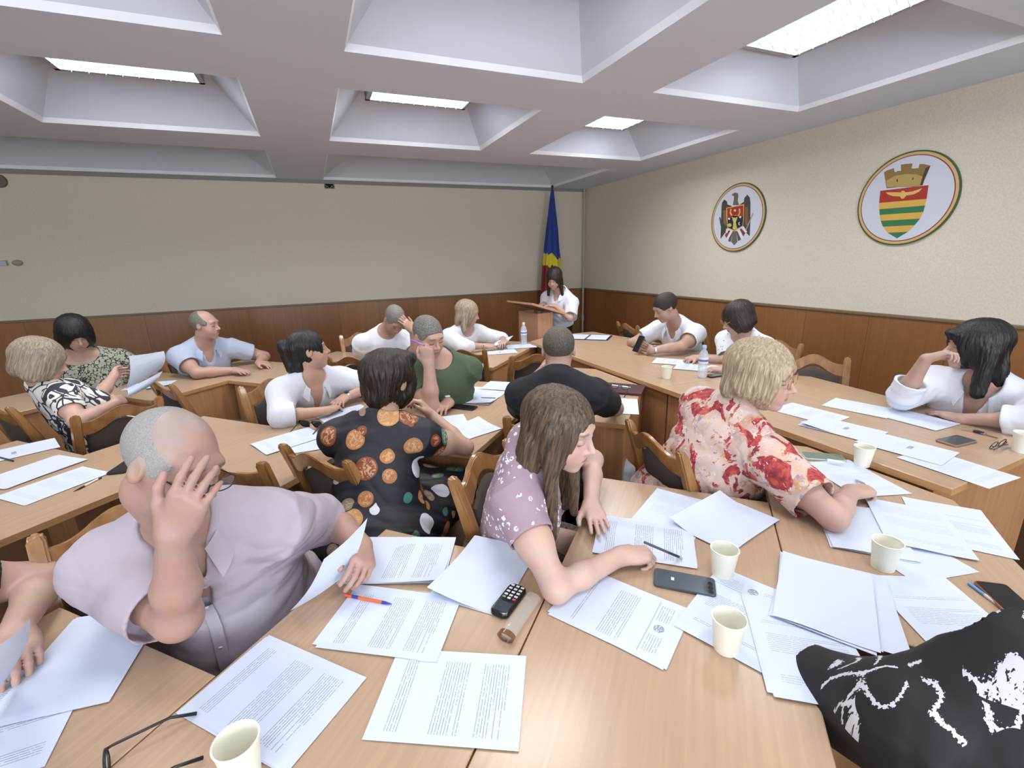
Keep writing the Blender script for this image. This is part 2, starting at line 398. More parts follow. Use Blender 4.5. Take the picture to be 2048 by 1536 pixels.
for k, (x, y, lab) in enumerate([(.87, 3.92, 'back row desk with papers in front of the blonde woman in white'), (.03, 4.0, 'back row desk in front of the man holding his forehead'),
        (-.70, 4.13, 'back row desk in front of the man in a light blue shirt'), (-1.53, 4.16, 'back row desk in front of the woman with a black bob'), (-2.38, 4.16, 'back row desk at the far left edge')]):
    desk(x, y, lab)

def head_table(pts, label, panels):
    cx = sum(p[0] for p in pts)/len(pts); cy = sum(p[1] for p in pts)/len(pts)
    t = thing('head_table', label, 'table', (cx, cy, 0), 0, 'head table units')
    bm = bmesh.new(); add_poly(bm, [(x-cx, y-cy) for x, y in pts], HZ-.03, HZ, 0, 1)
    es = [e for e in bm.edges if abs(e.verts[0].co.z-HZ) < 1e-5 and abs(e.verts[1].co.z-HZ) < 1e-5]
    bmesh.ops.bevel(bm, geom=es, offset=.002, segments=1, affect='EDGES')
    bm_obj('tabletop', bm, mats=[M_DESK, M_EDGE], parent=t)
    for nm, (x0, y0, x1, y1) in panels:
        bm = bmesh.new(); add_box(bm, ((x0+x1)/2-cx, (y0+y1)/2-cy, (HZ-.031)/2), (x1-x0, y1-y0, HZ-.031)); bm_obj(nm, bm, M_PANELD, t)
head_table([(2.015, .765), (2.95, .80), (3.10, 2.289), (2.015, 2.289)], 'near half of the head table with six loose sheets, phone and cup',
    [('front_panel', (2.07, .85, 2.09, 1.6)), ('front_panel', (2.07, 1.602, 2.09, 2.285)), ('end_panel', (2.05, .83, 2.90, .85)), ('leg', (2.75, 1.5, 3.0, 1.52))])
head_table([(2.015, 2.291), (3.10, 2.291), (3.04, 3.75), (2.90, 4.5), (2.35, 4.5), (2.015, 4.3)], 'far half of the head table before the man with a phone',
    [('front_panel', (2.07, 2.3, 2.09, 3.25)), ('front_panel', (2.07, 3.252, 2.09, 4.25)), ('end_panel', (2.15, 4.3, 2.95, 4.32)), ('leg', (2.75, 3.0, 3.0, 3.02))])

# ------------------------------------------------------------------ chairs
def build_chair():
    t = thing('conference_chair', 'x', 'chair')
    hw = .185
    # rear posts: one continuous bent post each, floor to knob
    def post(sx):
        bm = bmesh.new()
        prof = [(-.20, 0.), (-.165, .22), (-.155, .44), (-.185, .62), (-.245, .80), (-.285, .905)]
        ring = []
        for i, (y, z) in enumerate(prof):
            w = .020; d = .024 if i else .02
            d = [.019, .024, .028, .026, .022, .017][i]
            ring.append([bm.verts.new((sx*hw+a*w/1.0, y+b*d, z)) for a, b in ((-1, -1), (1, -1), (1, 1), (-1, 1))])
        for A, B in zip(ring, ring[1:]):
            for k in range(4): bm.faces.new((A[k], A[(k+1) % 4], B[(k+1) % 4], B[k]))
        bm.faces.new(ring[0][::-1])
        top = [bm.verts.new((v.co.x*1+0, v.co.y*1-.004, v.co.z+.012)) for v in ring[-1]]
        for v in top: v.co.x = sx*hw+(v.co.x-sx*hw)*.6; v.co.y = -.29+(v.co.y+.289)*.6
        for k in range(4): bm.faces.new((ring[-1][k], ring[-1][(k+1) % 4], top[(k+1) % 4], top[k]))
        bm.faces.new(top)
        bmesh.ops.bevel(bm, geom=[e for e in bm.edges], offset=.006, segments=2, affect='EDGES')
        return bm_obj('leg', bm, M_CHAIR, t, smooth=True, angle=50)
    post(-1); post(1)
    for sx in (-1, 1):
        bm = bmesh.new(); add_tube(bm, [(sx*.19, .19, 0), (sx*.19, .2, .2), (sx*.19, .195, .415)], [.015, .019, .024], 10)
        bm_obj('leg', bm, M_CHAIR, t, smooth=True, angle=40)
    # camel-back top rail, bowed backwards
    bm = bmesh.new(); n = 24; rings = []
    for i in range(n+1):
        u = -1+2*i/n; x = u*(hw-.012)
        hump = .5+.5*math.cos(PI*min(1, abs(u)/.82)); zt = .868+.052*hump; zb = zt-.062-.012*(1-hump)
        y = -.262-.028*(1-u*u)
        th = .011
        def yy(z): return y-(z-.84)*.32
        rings.append([bm.verts.new((x, yy(zb)-th, zb)), bm.verts.new((x, yy(zt)-th, zt)), bm.verts.new((x, yy(zt)+th, zt)), bm.verts.new((x, yy(zb)+th, zb))])
    for A, B in zip(rings, rings[1:]):
        for k in range(4): bm.faces.new((A[k], B[k], B[(k+1) % 4], A[(k+1) % 4]))
    bm.faces.new(rings[0]); bm.faces.new(rings[-1][::-1])
    bmesh.ops.bevel(bm, geom=[e for e in bm.edges if abs(e.verts[0].co.x-e.verts[1].co.x) > .005], offset=.004, segments=2, affect='EDGES')
    bm_obj('top_rail', bm, M_CHAIR, t, smooth=True, angle=50)
    bm = bmesh.new(); add_box(bm, (0, -.187, .535), (2*hw-.02, .02, .045), Matrix.Rotation(.18, 4, 'X'), .004); bm_obj('lower_rail', bm, M_CHAIR, t)
    # padded back with an arched head
    bm = bmesh.new(); F, B = [], []; n = 20; m = 10
    grid = {}
    for side in (1, -1):
        for j in range(m+1):
            for i in range(n+1):
                u = -1+2*i/n; v = j/m; x = u*.148
                hump = .5+.5*math.cos(PI*min(1, abs(u)/1.0)); ztop = .79+.055*hump
                z = .545+(ztop-.545)*v
                yb = -.172-.075*((z-.5)/.35)**1.3-.022*(1-u*u)
                puff = .018*(1-abs(u)**4)*(1-abs(2*v-1)**4)+.008
                grid[(side, j, i)] = bm.verts.new((x, yb+side*puff, z))
        for j in range(m):
            for i in range(n):
                q = [grid[(side, j, i)], grid[(side, j, i+1)], grid[(side, j+1, i+1)], grid[(side, j+1, i)]]
                bm.faces.new(q if side > 0 else q[::-1])
    per = [(0, i) for i in range(n+1)]+[(j, n) for j in range(1, m+1)]+[(m, i) for i in range(n-1, -1, -1)]+[(j, 0) for j in range(m-1, 0, -1)]
    for k in range(len(per)):
        a, b = per[k], per[(k+1) % len(per)]
        bm.faces.new((grid[(1,)+a], grid[(-1,)+a], grid[(-1,)+b], grid[(1,)+b]))
    bm_obj('backrest', bm, M_FABRIC, t, smooth=True, angle=60)
    bm = bmesh.new()
    add_box(bm, (0, .02, .405), (.40, .37, .05), None, .008); bm_obj('seat_frame', bm, M_CHAIR, t, smooth=True, angle=40)
    bm = bmesh.new(); add_box(bm, (0, .025, .45), (.395, .375, .05), None, .022); bm_obj('seat', bm, M_FABRIC, t, smooth=True)
    for sx in (-1, 1):
        bm = bmesh.new(); add_tube(bm, [(sx*.187, -.165, .18), (sx*.19, .195, .18)], .01, 8); bm_obj('stretcher', bm, M_CHAIR, t, smooth=True, angle=40)
    return t
_chair0 = build_chair(); _chair_used = [False]
def chair(x, y, dx, dy, label, group='upholstered wooden chairs'):
    """x, y: middle between the post tops; (dx, dy): the way the chair faces"""
    l = math.hypot(dx, dy); dx, dy = dx/l, dy/l
    rz = math.atan2(-dx, dy); loc = (x+dx*.285, y+dy*.285, 0)
    if not _chair_used[0]:
        _chair_used[0] = True; o = _chair0; o.location = loc; o.rotation_euler = (0, 0, rz); o['label'] = label; o['group'] = group; return o
    return dup(_chair0, loc, rz, label, group)
def chair_px(a, b, toward, label, off=(0, 0)):
    """a, b: pixels of the left and right post tops; toward = faces the camera"""
    A, B = at_z(*a, .91), at_z(*b, .91); c = (A+B)/2; d = (B-A); n = Vector((-d.y, d.x, 0))
    if n.y < 0: n = -n
    if toward: n = -n
    return chair(c.x+off[0], c.y+off[1], n.x, n.y, label)
CH = [
 ((10, 790), (80, 805), False, 'wooden chair behind the woman in the black and white dress'),
 ((163, 830), (306, 797), False, 'empty wooden chair with its arched back to us above the bald man'),
 ((290, 754), (350, 772), False, 'empty dark-lit wooden chair turned sideways right of the held papers'),
 ((326, 702), (372, 692), True, 'wooden chair behind the man in a light blue shirt'),
 ((494, 772), (590, 752), True, 'wooden chair behind the black-haired woman in a white shirt'),
 ((663, 714), (740, 714), False, 'empty wooden chair between the black-haired woman and the man in green'),
 ((688, 670), (748, 664), True, 'wooden chair behind the man in a white T-shirt'),
 ((884, 700), (965, 700), False, 'wooden chair with its back before the blonde woman in white'),
 ((1036, 712), (1104, 706), False, 'empty wooden chair left of the man in black, by the head table'),
 ((1236, 644), (1274, 652), True, 'empty wooden chair by the wall beside the man with a phone'),
 ((1362, 652), (1403, 660), True, 'wooden chair behind the man with a phone'),
 ((1528, 680), (1580, 686), True, 'wooden chair behind the woman writing in glasses'),
 ((1582, 710), (1680, 716), True, 'empty wooden chair against the panelling behind the floral blouse'),
 ((1022, 834), (1166, 838), False, 'wooden chair of the man in the black polo shirt'),
 ((568, 890), (692, 922), False, 'wooden chair left of the woman in the coin-print dress'),
]
for a, b, tw, lab in CH: chair_px(a, b, tw, lab, (-.09, -.07) if a == (10, 790) else (0, 0))
chair(-.43, 1.89, .33, .94, 'empty wooden chair behind the bald man, cut off by his head')
chair(1.20, 1.40, 1, -.12, 'wooden chair seen edge on behind the woman in the floral blouse')
chair(.50, 1.50, .62, -.78, 'wooden chair behind the long-haired woman in the lilac blouse')
chair(-.62, 1.62, .35, -1, 'wooden chair mostly hidden behind the bald man in the lilac shirt')

# ------------------------------------------------------------------ people: every figure is one implicit surface meshed in one piece
VOX = 1.0
A3 = lambda v: np.array(v, float)
def nrm(v):
    v = A3(v); return v/max(1e-9, np.linalg.norm(v))
class Field:
    def __init__(s, lo, hi, h):
        s.h = h*VOX; s.lo = A3(lo)-s.h*3; n = np.ceil((A3(hi)-s.lo)/s.h).astype(int)+4
        s.n = n; s.f = np.full(n, .06, np.float32)
        s.ax = [(s.lo[i]+s.h*np.arange(n[i])).astype(np.float32) for i in range(3)]
    def _sl(s, lo, hi):
        a = np.clip(np.floor((lo-s.lo)/s.h).astype(int), 0, s.n); b = np.clip(np.ceil((hi-s.lo)/s.h).astype(int)+1, 0, s.n)
        if (b <= a).any(): return None
        sl = tuple(slice(x, y) for x, y in zip(a, b))
        return sl, s.ax[0][sl[0]][:, None, None], s.ax[1][sl[1]][None, :, None], s.ax[2][sl[2]][None, None, :]
    def apply(s, op, pr, k=.02, g=0.):
        m = k+g+.02
        r = s._sl(pr[1]-m, pr[2]+m)
        if r is None: return
        sl, X, Y, Z = r; d = pr[0](X, Y, Z)-g; a = s.f[sl]
        if op == '+':
            h = np.maximum(k-np.abs(a-d), 0)/k; s.f[sl] = np.minimum(a, d)-h*h*k*.25
        else:
            h = np.maximum(k-np.abs(a+d), 0)/k; s.f[sl] = np.maximum(a, -d)+h*h*k*.25
    def run(s, ops, g=0.):
        for o in ops: s.apply(o[0], o[1], o[2], g)
        return s
def ell(c, r, R=None):
    c = A3(c); r = A3(r); R = np.eye(3) if R is None else A3(R)
    ext = np.sqrt(((R*r)**2).sum(1))
    def f(X, Y, Z):
        x, y, z = X-c[0], Y-c[1], Z-c[2]
        q = [(x*R[0, i]+y*R[1, i]+z*R[2, i])/r[i] for i in range(3)]
        k0 = np.sqrt(q[0]**2+q[1]**2+q[2]**2); k1 = np.sqrt((q[0]/r[0])**2+(q[1]/r[1])**2+(q[2]/r[2])**2)
        return (k0*(k0-1)/np.maximum(k1, 1e-6)).astype(np.float32)
    return f, c-ext, c+ext
def cone(a, b, ra, rb):
    a, b = A3(a), A3(b); ba = b-a; L = max(ba@ba, 1e-9)
    def f(X, Y, Z):
        x, y, z = X-a[0], Y-a[1], Z-a[2]
        t = np.clip((x*ba[0]+y*ba[1]+z*ba[2])/L, 0, 1)
        return (np.sqrt((x-t*ba[0])**2+(y-t*ba[1])**2+(z-t*ba[2])**2)-(ra+(rb-ra)*t)).astype(np.float32)
    r = max(ra, rb); return f, np.minimum(a, b)-r, np.maximum(a, b)+r
def fcone(a, b, ra, rb):
    """cone with flat ends"""
    a, b = A3(a), A3(b); ba = b-a; ln = math.sqrt(ba@ba); u = ba/ln
    def f(X, Y, Z):
        x, y, z = X-a[0], Y-a[1], Z-a[2]
        t = x*u[0]+y*u[1]+z*u[2]
        p = np.sqrt(np.maximum(x*x+y*y+z*z-t*t, 0))
        return np.maximum(p-(ra+(rb-ra)*np.clip(t/ln, 0, 1)), np.maximum(-t, t-ln)).astype(np.float32)
    r = max(ra, rb); return f, np.minimum(a, b)-r, np.maximum(a, b)+r
def half(p, n, R=.8):
    """half space on the side of n"""
    p, n = A3(p), nrm(n)
    def f(X, Y, Z): return (-((X-p[0])*n[0]+(Y-p[1])*n[1]+(Z-p[2])*n[2])).astype(np.float32)+0*X*Y*Z
    return f, p-R, p+R

def nets(F):
    f, h, lo = F.f, F.h, F.lo
    s = f < 0
    c = np.zeros(tuple(F.n-1), np.int8); sb = s.astype(np.int8)
    for dx in (0, 1):
        for dy in (0, 1):
            for dz in (0, 1): c += sb[dx:F.n[0]-1+dx, dy:F.n[1]-1+dy, dz:F.n[2]-1+dz]
    act = (c > 0) & (c < 8); idx = np.argwhere(act)
    ids = np.full(act.shape, -1, np.int32); ids[act] = np.arange(len(idx))
    cor = [(a, b, d) for a in (0, 1) for b in (0, 1) for d in (0, 1)]
    val = [f[idx[:, 0]+a, idx[:, 1]+b, idx[:, 2]+d] for a, b, d in cor]
    acc = np.zeros((len(idx), 3)); cnt = np.zeros(len(idx))
    for i in range(8):
        for j in range(i+1, 8):
            if sum(abs(p-q) for p, q in zip(cor[i], cor[j])) != 1: continue
            m = (val[i] < 0) != (val[j] < 0)
            t = val[i][m]/(val[i][m]-val[j][m])
            acc[m] += A3(cor[i])+t[:, None]*(A3(cor[j])-A3(cor[i])); cnt[m] += 1
    V = lo+h*(idx+acc/cnt[:, None])
    Q = []
    for ax in range(3):
        o = [a for a in range(3) if a != ax]
        sl0 = [slice(1, -1)]*3; sl1 = [slice(1, -1)]*3; sl0[ax] = slice(0, -1); sl1[ax] = slice(1, None)
        m = s[tuple(sl0)] != s[tuple(sl1)]; e = np.argwhere(m)
        if not len(e): continue
        g = e.copy(); g[:, o[0]] += 1; g[:, o[1]] += 1
        fl = s[g[:, 0], g[:, 1], g[:, 2]]
        def cell(d0, d1):
            q = g.copy(); q[:, o[0]] += d0; q[:, o[1]] += d1; return ids[q[:, 0], q[:, 1], q[:, 2]]
        q = np.stack([cell(-1, -1), cell(0, -1), cell(0, 0), cell(-1, 0)], 1)
        if ax == 1: fl = ~fl
        q[~fl] = q[~fl][:, ::-1]; Q.append(q)
    Q = np.concatenate(Q); Q = Q[(Q >= 0).all(1)]
    return V, Q
def vnormals(V, Q):
    n = np.cross(V[Q[:, 2]]-V[Q[:, 0]], V[Q[:, 3]]-V[Q[:, 1]]); vn = np.zeros_like(V)
    for i in range(4): np.add.at(vn, Q[:, i], n)
    return vn/np.maximum(np.linalg.norm(vn, axis=1, keepdims=True), 1e-12)
def relax(V, Q, it=2, lam=.5):
    for _ in range(it):
        acc = np.zeros_like(V); cnt = np.zeros(len(V))
        for i in range(4):
            np.add.at(acc, Q[:, i], V[Q[:, (i+1) % 4]]); np.add.at(acc, Q[:, i], V[Q[:, (i-1) % 4]]); np.add.at(cnt, Q[:, i], 2)
        V = V+(acc/np.maximum(cnt, 1)[:, None]-V)*lam
    return V
def mesh_from(name, V, Q, mat, parent, origin=(0, 0, 0), col=None):
    me = bpy.data.meshes.new(name); V = V-A3(origin)
    me.vertices.add(len(V)); me.vertices.foreach_set('co', V.astype(np.float32).ravel())
    me.loops.add(len(Q)*4); me.loops.foreach_set('vertex_index', Q.astype(np.int32).ravel())
    me.polygons.add(len(Q)); me.polygons.foreach_set('loop_start', np.arange(0, len(Q)*4, 4, dtype=np.int32))
    me.polygons.foreach_set('use_smooth', np.ones(len(Q), bool))
    me.update(calc_edges=True)
    if col is not None:
        a = me.color_attributes.new('Col', 'FLOAT_COLOR', 'POINT'); c4 = np.ones((len(V), 4), np.float32); c4[:, :3] = col; a.data.foreach_set('color', c4.ravel())
    me.materials.append(mat); o = bpy.data.objects.new(name, me); COL.objects.link(o)
    if parent is not None: o.parent = parent
    return o
def wob(P, seed, sc):
    """smooth pseudo-noise built from warped sines, P (n,3)"""
    r = np.random.RandomState(seed); out = np.zeros(len(P)); q = P*sc
    for i in range(5):
        a = r.normal(size=3); a *= (1+.5*i)/np.linalg.norm(a); b = r.normal(size=3)*.8
        out += np.sin(q@a*6.28+1.6*np.sin(q@b*6.28+r.rand()*6)+r.rand()*6)/(1+.6*i)
    return out/2.5

def skin_mat(name, tone):
    m, nt, b = new_mat(name)
    at = N(nt, 'ShaderNodeAttribute', attribute_name='Col'); tc = N(nt, 'ShaderNodeTexCoord')
    nz = N(nt, 'ShaderNodeTexNoise'); nz.inputs['Scale'].default_value = 22; nz.inputs['Detail'].default_value = 4
    mx = N(nt, 'ShaderNodeMix', data_type='RGBA', blend_type='MULTIPLY'); mx.inputs[0].default_value = .25
    lk(nt, tc.outputs['Object'], nz.inputs['Vector']); lk(nt, at.outputs['Color'], mx.inputs[6]); lk(nt, nz.outputs['Color'], mx.inputs[7])
    br = N(nt, 'ShaderNodeBrightContrast'); br.inputs['Bright'].default_value = .02
    lk(nt, mx.outputs[2], br.inputs[0]); lk(nt, br.outputs[0], b.inputs['Base Color'])
    n2 = N(nt, 'ShaderNodeTexNoise'); n2.inputs['Scale'].default_value = 220; n2.inputs['Detail'].default_value = 2
    bp = N(nt, 'ShaderNodeBump'); bp.inputs['Strength'].default_value = .18; bp.inputs['Distance'].default_value = .0015
    lk(nt, tc.outputs['Object'], n2.inputs['Vector']); lk(nt, n2.outputs['Fac'], bp.inputs['Height']); lk(nt, bp.outputs[0], b.inputs['Normal'])
    b.inputs['Roughness'].default_value = .5; b.inputs['Subsurface Weight'].default_value = 0
    return m
M_SKIN = skin_mat('skin', None)
def hair_mat(name, c1, c2, rough=.45, sc=(160, 160, 6)):
    m, nt, b = new_mat(name)
    tc = N(nt, 'ShaderNodeTexCoord'); mp = N(nt, 'ShaderNodeMapping'); mp.inputs['Scale'].default_value = sc
    nz = N(nt, 'ShaderNodeTexNoise'); nz.inputs['Scale'].default_value = 1.0; nz.inputs['Detail'].default_value = 4; nz.inputs['Distortion'].default_value = .6
    cr = N(nt, 'ShaderNodeValToRGB'); cr.color_ramp.elements[0].color = rgb(c1); cr.color_ramp.elements[1].color = rgb(c2); cr.color_ramp.elements[0].position = .35; cr.color_ramp.elements[1].position = .7
    bp = N(nt, 'ShaderNodeBump'); bp.inputs['Strength'].default_value = .9; bp.inputs['Distance'].default_value = .004
    lk(nt, tc.outputs['Object'], mp.inputs['Vector']); lk(nt, mp.outputs[0], nz.inputs['Vector']); lk(nt, nz.outputs['Fac'], cr.inputs[0]); lk(nt, cr.outputs[0], b.inputs['Base Color'])
    lk(nt, nz.outputs['Fac'], bp.inputs['Height']); lk(nt, bp.outputs[0], b.inputs['Normal']); b.inputs['Roughness'].default_value = rough
    return m

def head_ops(o, M, s, fem, W=1.0):
    """o centre, M columns = right, forward, up; local metres * s"""
    def P(x, y, z): return o+M@(A3((x*W, y, z))*s)
    def E(c, r, rx=0.): 
        R = M
        if rx:
            c_, s_ = math.cos(rx), math.sin(rx); R = M@A3([[1, 0, 0], [0, c_, -s_], [0, s_, c_]])
        return ell(P(*c), A3((r[0]*W, r[1], r[2]))*s, R)
    def C(a, b, ra, rb): return cone(P(*a), P(*b), ra*s, rb*s)
    jw = .043 if fem else .050
    ops = [('+', E((0, -.018, .034), (.075, .096, .082)), .01), ('+', E((0, .02, -.02), (.066, .070, .085)), .03),
           ('+', E((0, .028, -.072), (jw, .052, .036)), .03), ('+', E((0, .066, -.099), (.020, .018, .015)), .025),
           ('+', E((.034, .052, -.038), (.026, .026, .028)), .03), ('+', E((-.034, .052, -.038), (.026, .026, .028)), .03),
           ('+', C((-.032, .076, .026), (.032, .076, .026), .013 if fem else .016, .013 if fem else .016), .02),
           ('-', E((.031, .100, .004), (.018, .018, .013)), .018), ('-', E((-.031, .100, .004), (.018, .018, .013)), .018),
           ('+', E((.031, .075, .003), (.0150, .0135, .0115)), .004), ('+', E((-.031, .075, .003), (.0150, .0135, .0115)), .004),
           ('+', C((0, .082, .018), (0, .106, -.022), .0075, .0092), .012), ('+', E((0, .110, -.027), (.0110, .011, .0088)), .008),
           ('+', E((.0125, .096, -.032), (.0075, .010, .0065)), .007), ('+', E((-.0125, .096, -.032), (.0075, .010, .0065)), .007),
           ('+', E((0, .074, -.058), (.030, .020, .024)), .02),
           ('+', E((0, .0885, -.0550), (.0205, .0075, .0048)), .007), ('+', E((0, .087, -.0660), (.0175, .008, .0055)), .007),
           ('-', E((0, .101, -.0605), (.024, .008, .0014)), .003)]
    for sx in (-1, 1):
        ops += [('+', E((sx*.077, -.008, -.002), (.009, .019, .031), -.15), .006), ('-', E((sx*.088, -.002, .003), (.008, .011, .018), -.15), .006)]
    return ops

HAND = {  # finger curls (proximal, middle, tip), thumb (out, curl)
    'flat': ([(.10, .18, .12)]*4, (.55, .2)), 'relax': ([(.30, .40, .25), (.35, .45, .3), (.42, .5, .3), (.5, .5, .35)], (.5, .35)),
    'fist': ([(1.35, 1.5, .9)]*4, (.25, .9)), 'pen': ([(.75, .75, .35), (.85, .9, .5), (1.05, 1.1, .7), (1.15, 1.2, .8)], (.35, .7)),
    'grip': ([(.75, .55, .3), (.8, .6, .35), (.85, .65, .4), (.9, .7, .4)], (.2, .6)), 'curl': ([(.6, .9, .5), (.7, .95, .5), (.8, 1., .6), (.85, 1., .6)], (.4, .5)),
    'point': ([(.15, .2, .1), (1.2, 1.4, .8), (1.3, 1.4, .8), (1.3, 1.4, .8)], (.3, .8))}
def hand_ops(W, d, n, right, pose, s=1.0, spread=.07):
    d = nrm(d); n = A3(n); n = nrm(n-d*(n@d)); lat = np.cross(d, n)*(1 if right else -1)
    curls, th = HAND[pose]; tips = []
    ops = []
    ox = (.027, .009, -.009, -.026); L = (.070, .078, .072, .056); kd = (.086, .090, .085, .077); R = (.0088, .0090, .0086, .0076)
    for i in range(4): ops.append(('+', cone(W+lat*ox[i]*.55*s, W+(d*kd[i]+lat*ox[i])*s, .0145*s, .0108*s), .018))
    ops.append(('+', ell(W+d*.045*s+n*.004*s, A3((.036, .042, .013))*s, np.stack([lat, d, n], 1)), .015))
    def bend(v, a, ax): # rotate v about ax
        return v*math.cos(a)+np.cross(ax, v)*math.sin(a)
    for i in range(4):
        p = W+(d*kd[i]+lat*ox[i])*s; v = nrm(d+lat*(1.5-i)*spread)
        ax = nrm(np.cross(v, n)); r = R[i]*s
        for j, (fr, c) in enumerate(zip((.46, .29, .25), curls[i])):
            v = bend(v, c, ax); q = p+v*L[i]*fr*s
            ops.append(('+', cone(p, q, r, r*.90), .0035)); p = q; r *= .90
        tips.append((p, v))
    out, cu = th
    p = W+(d*.018+lat*.020)*s; v = nrm(d*.75+lat*(.75)+n*.25)
    q = p+v*.038*s; ops.append(('+', cone(p, q, .0155*s, .0125*s), .016)); p = q
    v = nrm(d*1.0+lat*out*.9+n*(cu*.6)); q = p+v*.032*s; ops.append(('+', cone(p, q, .0115*s, .0098*s), .006)); p = q
    v = nrm(d*1.0+lat*(out*.5-cu*.5)+n*(cu*.9)); q = p+v*.026*s; ops.append(('+', cone(p, q, .0098*s, .0082*s), .004)); tips.append((q, v))
    return ops, tips

def lookmat(fwd, roll=0.):
    f = nrm(fwd); r = nrm(np.cross(f, (0, 0, 1))); u = np.cross(r, f)
    c, s = math.cos(roll), math.sin(roll)
    return np.stack([c*r+s*u, f, -s*r+c*u], 1)
def dirv(az, el=0.):
    a, e = math.radians(az), math.radians(el); return A3((math.cos(a)*math.cos(e), math.sin(a)*math.cos(e), math.sin(e)))

def person(name, label, H, look, roll, Nk, Pv, face, arms, tone='#d9a98c', fem=True, w=1.0, belly=0., hs=1.0, vox=.0045, wa=1.0,
           hair=None, top=None, bottom=None, knees=None, ankles=None, lips='#b8615a', brow='#4a3526', stub=None, nails=None, bust=.055, sh=None, shoes='#2a2522', hw=1.0, bl=1.0, scalp=None):
    """arms: {'R': (elbow, wrist, handdir, palmnormal, pose), 'L': ...}; sh: optional shoulder overrides {'R': p, 'L': p}"""
    H, Nk = A3(H), A3(Nk); F0 = dirv(face)
    if Pv is None: Pv = A3((Nk[0], Nk[1], .575))-F0*math.sqrt(max(.47**2-(Nk[2]-.575)**2, .0004))
    Pv = A3(Pv); U = nrm(Nk-Pv)
    S = nrm(np.cross(F0, U)); F = np.cross(U, S)
    M = lookmat(look, roll)
    root = tag(empty(name, (Pv[0], Pv[1], 0)), label, 'person')
    org = A3((Pv[0], Pv[1], 0))
    def B(a, b, c, o=Nk): return A3(o)+S*a+F*b+U*c
    RM = np.stack([S, F, U], 1)
    sw = (.165 if fem else .185)*(1+(w-1)*.6)
    Lz = np.linalg.norm(Nk-Pv)
    torso = [('+', ell(B(0, .02, 0, Pv), A3((.175*w, .135*w, .125)), RM), .03),
             ('+', ell(B(0, .035+belly*.6, -Lz*.70), A3((.150*w, .108*w+belly, .17)), RM), .08),
             ('+', ell(B(0, .030, -.175), A3(((.150 if fem else .168)*w, .108*w, .175)), RM), .07),
             ('+', ell(B(0, .012, -.065), A3(((.15 if fem else .165)*w, .078*w, .062)), RM), .05)]
    if fem:
        for sx in (-1, 1): torso.append(('+', ell(B(sx*.073*w, .105*w, -.215), A3((bust*1.05, bust*.95, bust*1.1)), RM), .05))
    shl = {}
    arms = {k: list(v) for k, v in arms.items()}
    for k, sx in (('R', 1), ('L', -1)):
        # two-bone arm: real bone lengths, bent towards the given elbow
        p = A3(sh[k]) if sh and k in sh else B(sx*sw, .012, -.060)
        e, wv = A3(arms[k][0]), A3(arms[k][1]); la, lb = ((.275, .235) if fem else (.295, .255)); la *= bl; lb *= bl
        dv = wv-p; dd = np.linalg.norm(dv); u = dv/dd
        if dd > (la+lb)*.985: wv = p+u*(la+lb)*.985; dd = (la+lb)*.985
        if dd < abs(la-lb)+.02: dd = abs(la-lb)+.02; wv = p+u*dd
        x = (la*la-lb*lb+dd*dd)/(2*dd); r_ = math.sqrt(max(la*la-x*x, 0)); c_ = p+u*x
        a1 = nrm(np.cross(u, (0, 0, 1) if abs(u[2]) < .9 else (1, 0, 0))); a2 = np.cross(u, a1)
        cand = [c_+(a1*math.cos(t)+a2*math.sin(t))*r_ for t in np.linspace(0, 2*PI, 90, endpoint=False)]
        floor_ = min(e[2], .80)-.004
        cand.sort(key=lambda q_: np.linalg.norm(q_-e)+4*max(0, floor_-q_[2]))
        arms[k][0], arms[k][1] = cand[0], wv
        e = A3(arms[k][0])
        p = B(sx*sw, .012, -.060)
        if sh and k in sh: p = A3(sh[k])
        else:  # the joint rides a little towards the elbow
            p = p+nrm(e-p)*.02
        shl[k] = p
        torso += [('+', cone(B(sx*.02, -.012, .03), p+U*.012, .046*wa, .048*wa), .05), ('+', ell(p, A3((.058*wa*w**.5,)*3)), .04)]
    ua, fa = (.043, .034) if fem else (.050, .041)
    body = list(torso)
    hb = H+M@(A3((0, -.028, -.075))*hs)
    nr = (.047 if fem else .057)*(1+(w-1)*.35)
    body += [('+', cone(Nk+F*.018-U*.03, hb, nr*1.06, nr), .04)]
    tips = []; HB = []
    for k in 'RL':
        e, wr, hd, pn, pose = arms[k][:5]; e, wr = A3(e), A3(wr); p = shl[k]
        g = math.sqrt(w)*wa
        body += [('+', cone(p, e, (ua+.006)*g, (fa+.004)*g), .03), ('+', ell((p*.55+e*.45), A3((ua*1.06*g,)*3)), .05),
                 ('+', cone(e, e*.62+wr*.38, fa*.98*g, fa*1.0*g), .02), ('+', cone(e*.62+wr*.38, wr, fa*1.0*g, .0265*(1 if fem else 1.12)), .02)]
        ho, tp = hand_ops(wr, hd, pn, k == 'R', pose, (.93 if fem else 1.05)*hs**.5); HB += ho; tips += tp
    body += HB
    # legs
    kn = knees or {'R': B(.10, .43, -.02, Pv)*A3((1, 1, 0))+A3((0, 0, .53)), 'L': B(-.10, .43, -.02, Pv)*A3((1, 1, 0))+A3((0, 0, .53))}
    an = ankles or {k: A3(kn[k])*A3((1, 1, 0))-dirv(face)*.04+A3((0, 0, .10)) for k in 'RL'}
    hip = {k: B(sx*.085*w, .03, -.015, Pv) for k, sx in (('R', 1), ('L', -1))}
    legs = []; lg = math.sqrt(w)
    for k in 'RL': legs += [('+', cone(hip[k], kn[k], .088*lg, .060*lg), .04), ('+', cone(kn[k], A3(kn[k])*.6+A3(an[k])*.4, .056*lg, .056*lg), .02), ('+', cone(A3(kn[k])*.6+A3(an[k])*.4, an[k], .056*lg, .036), .02)]
    body += legs
    body += head_ops(H, M, hs, fem, hw)
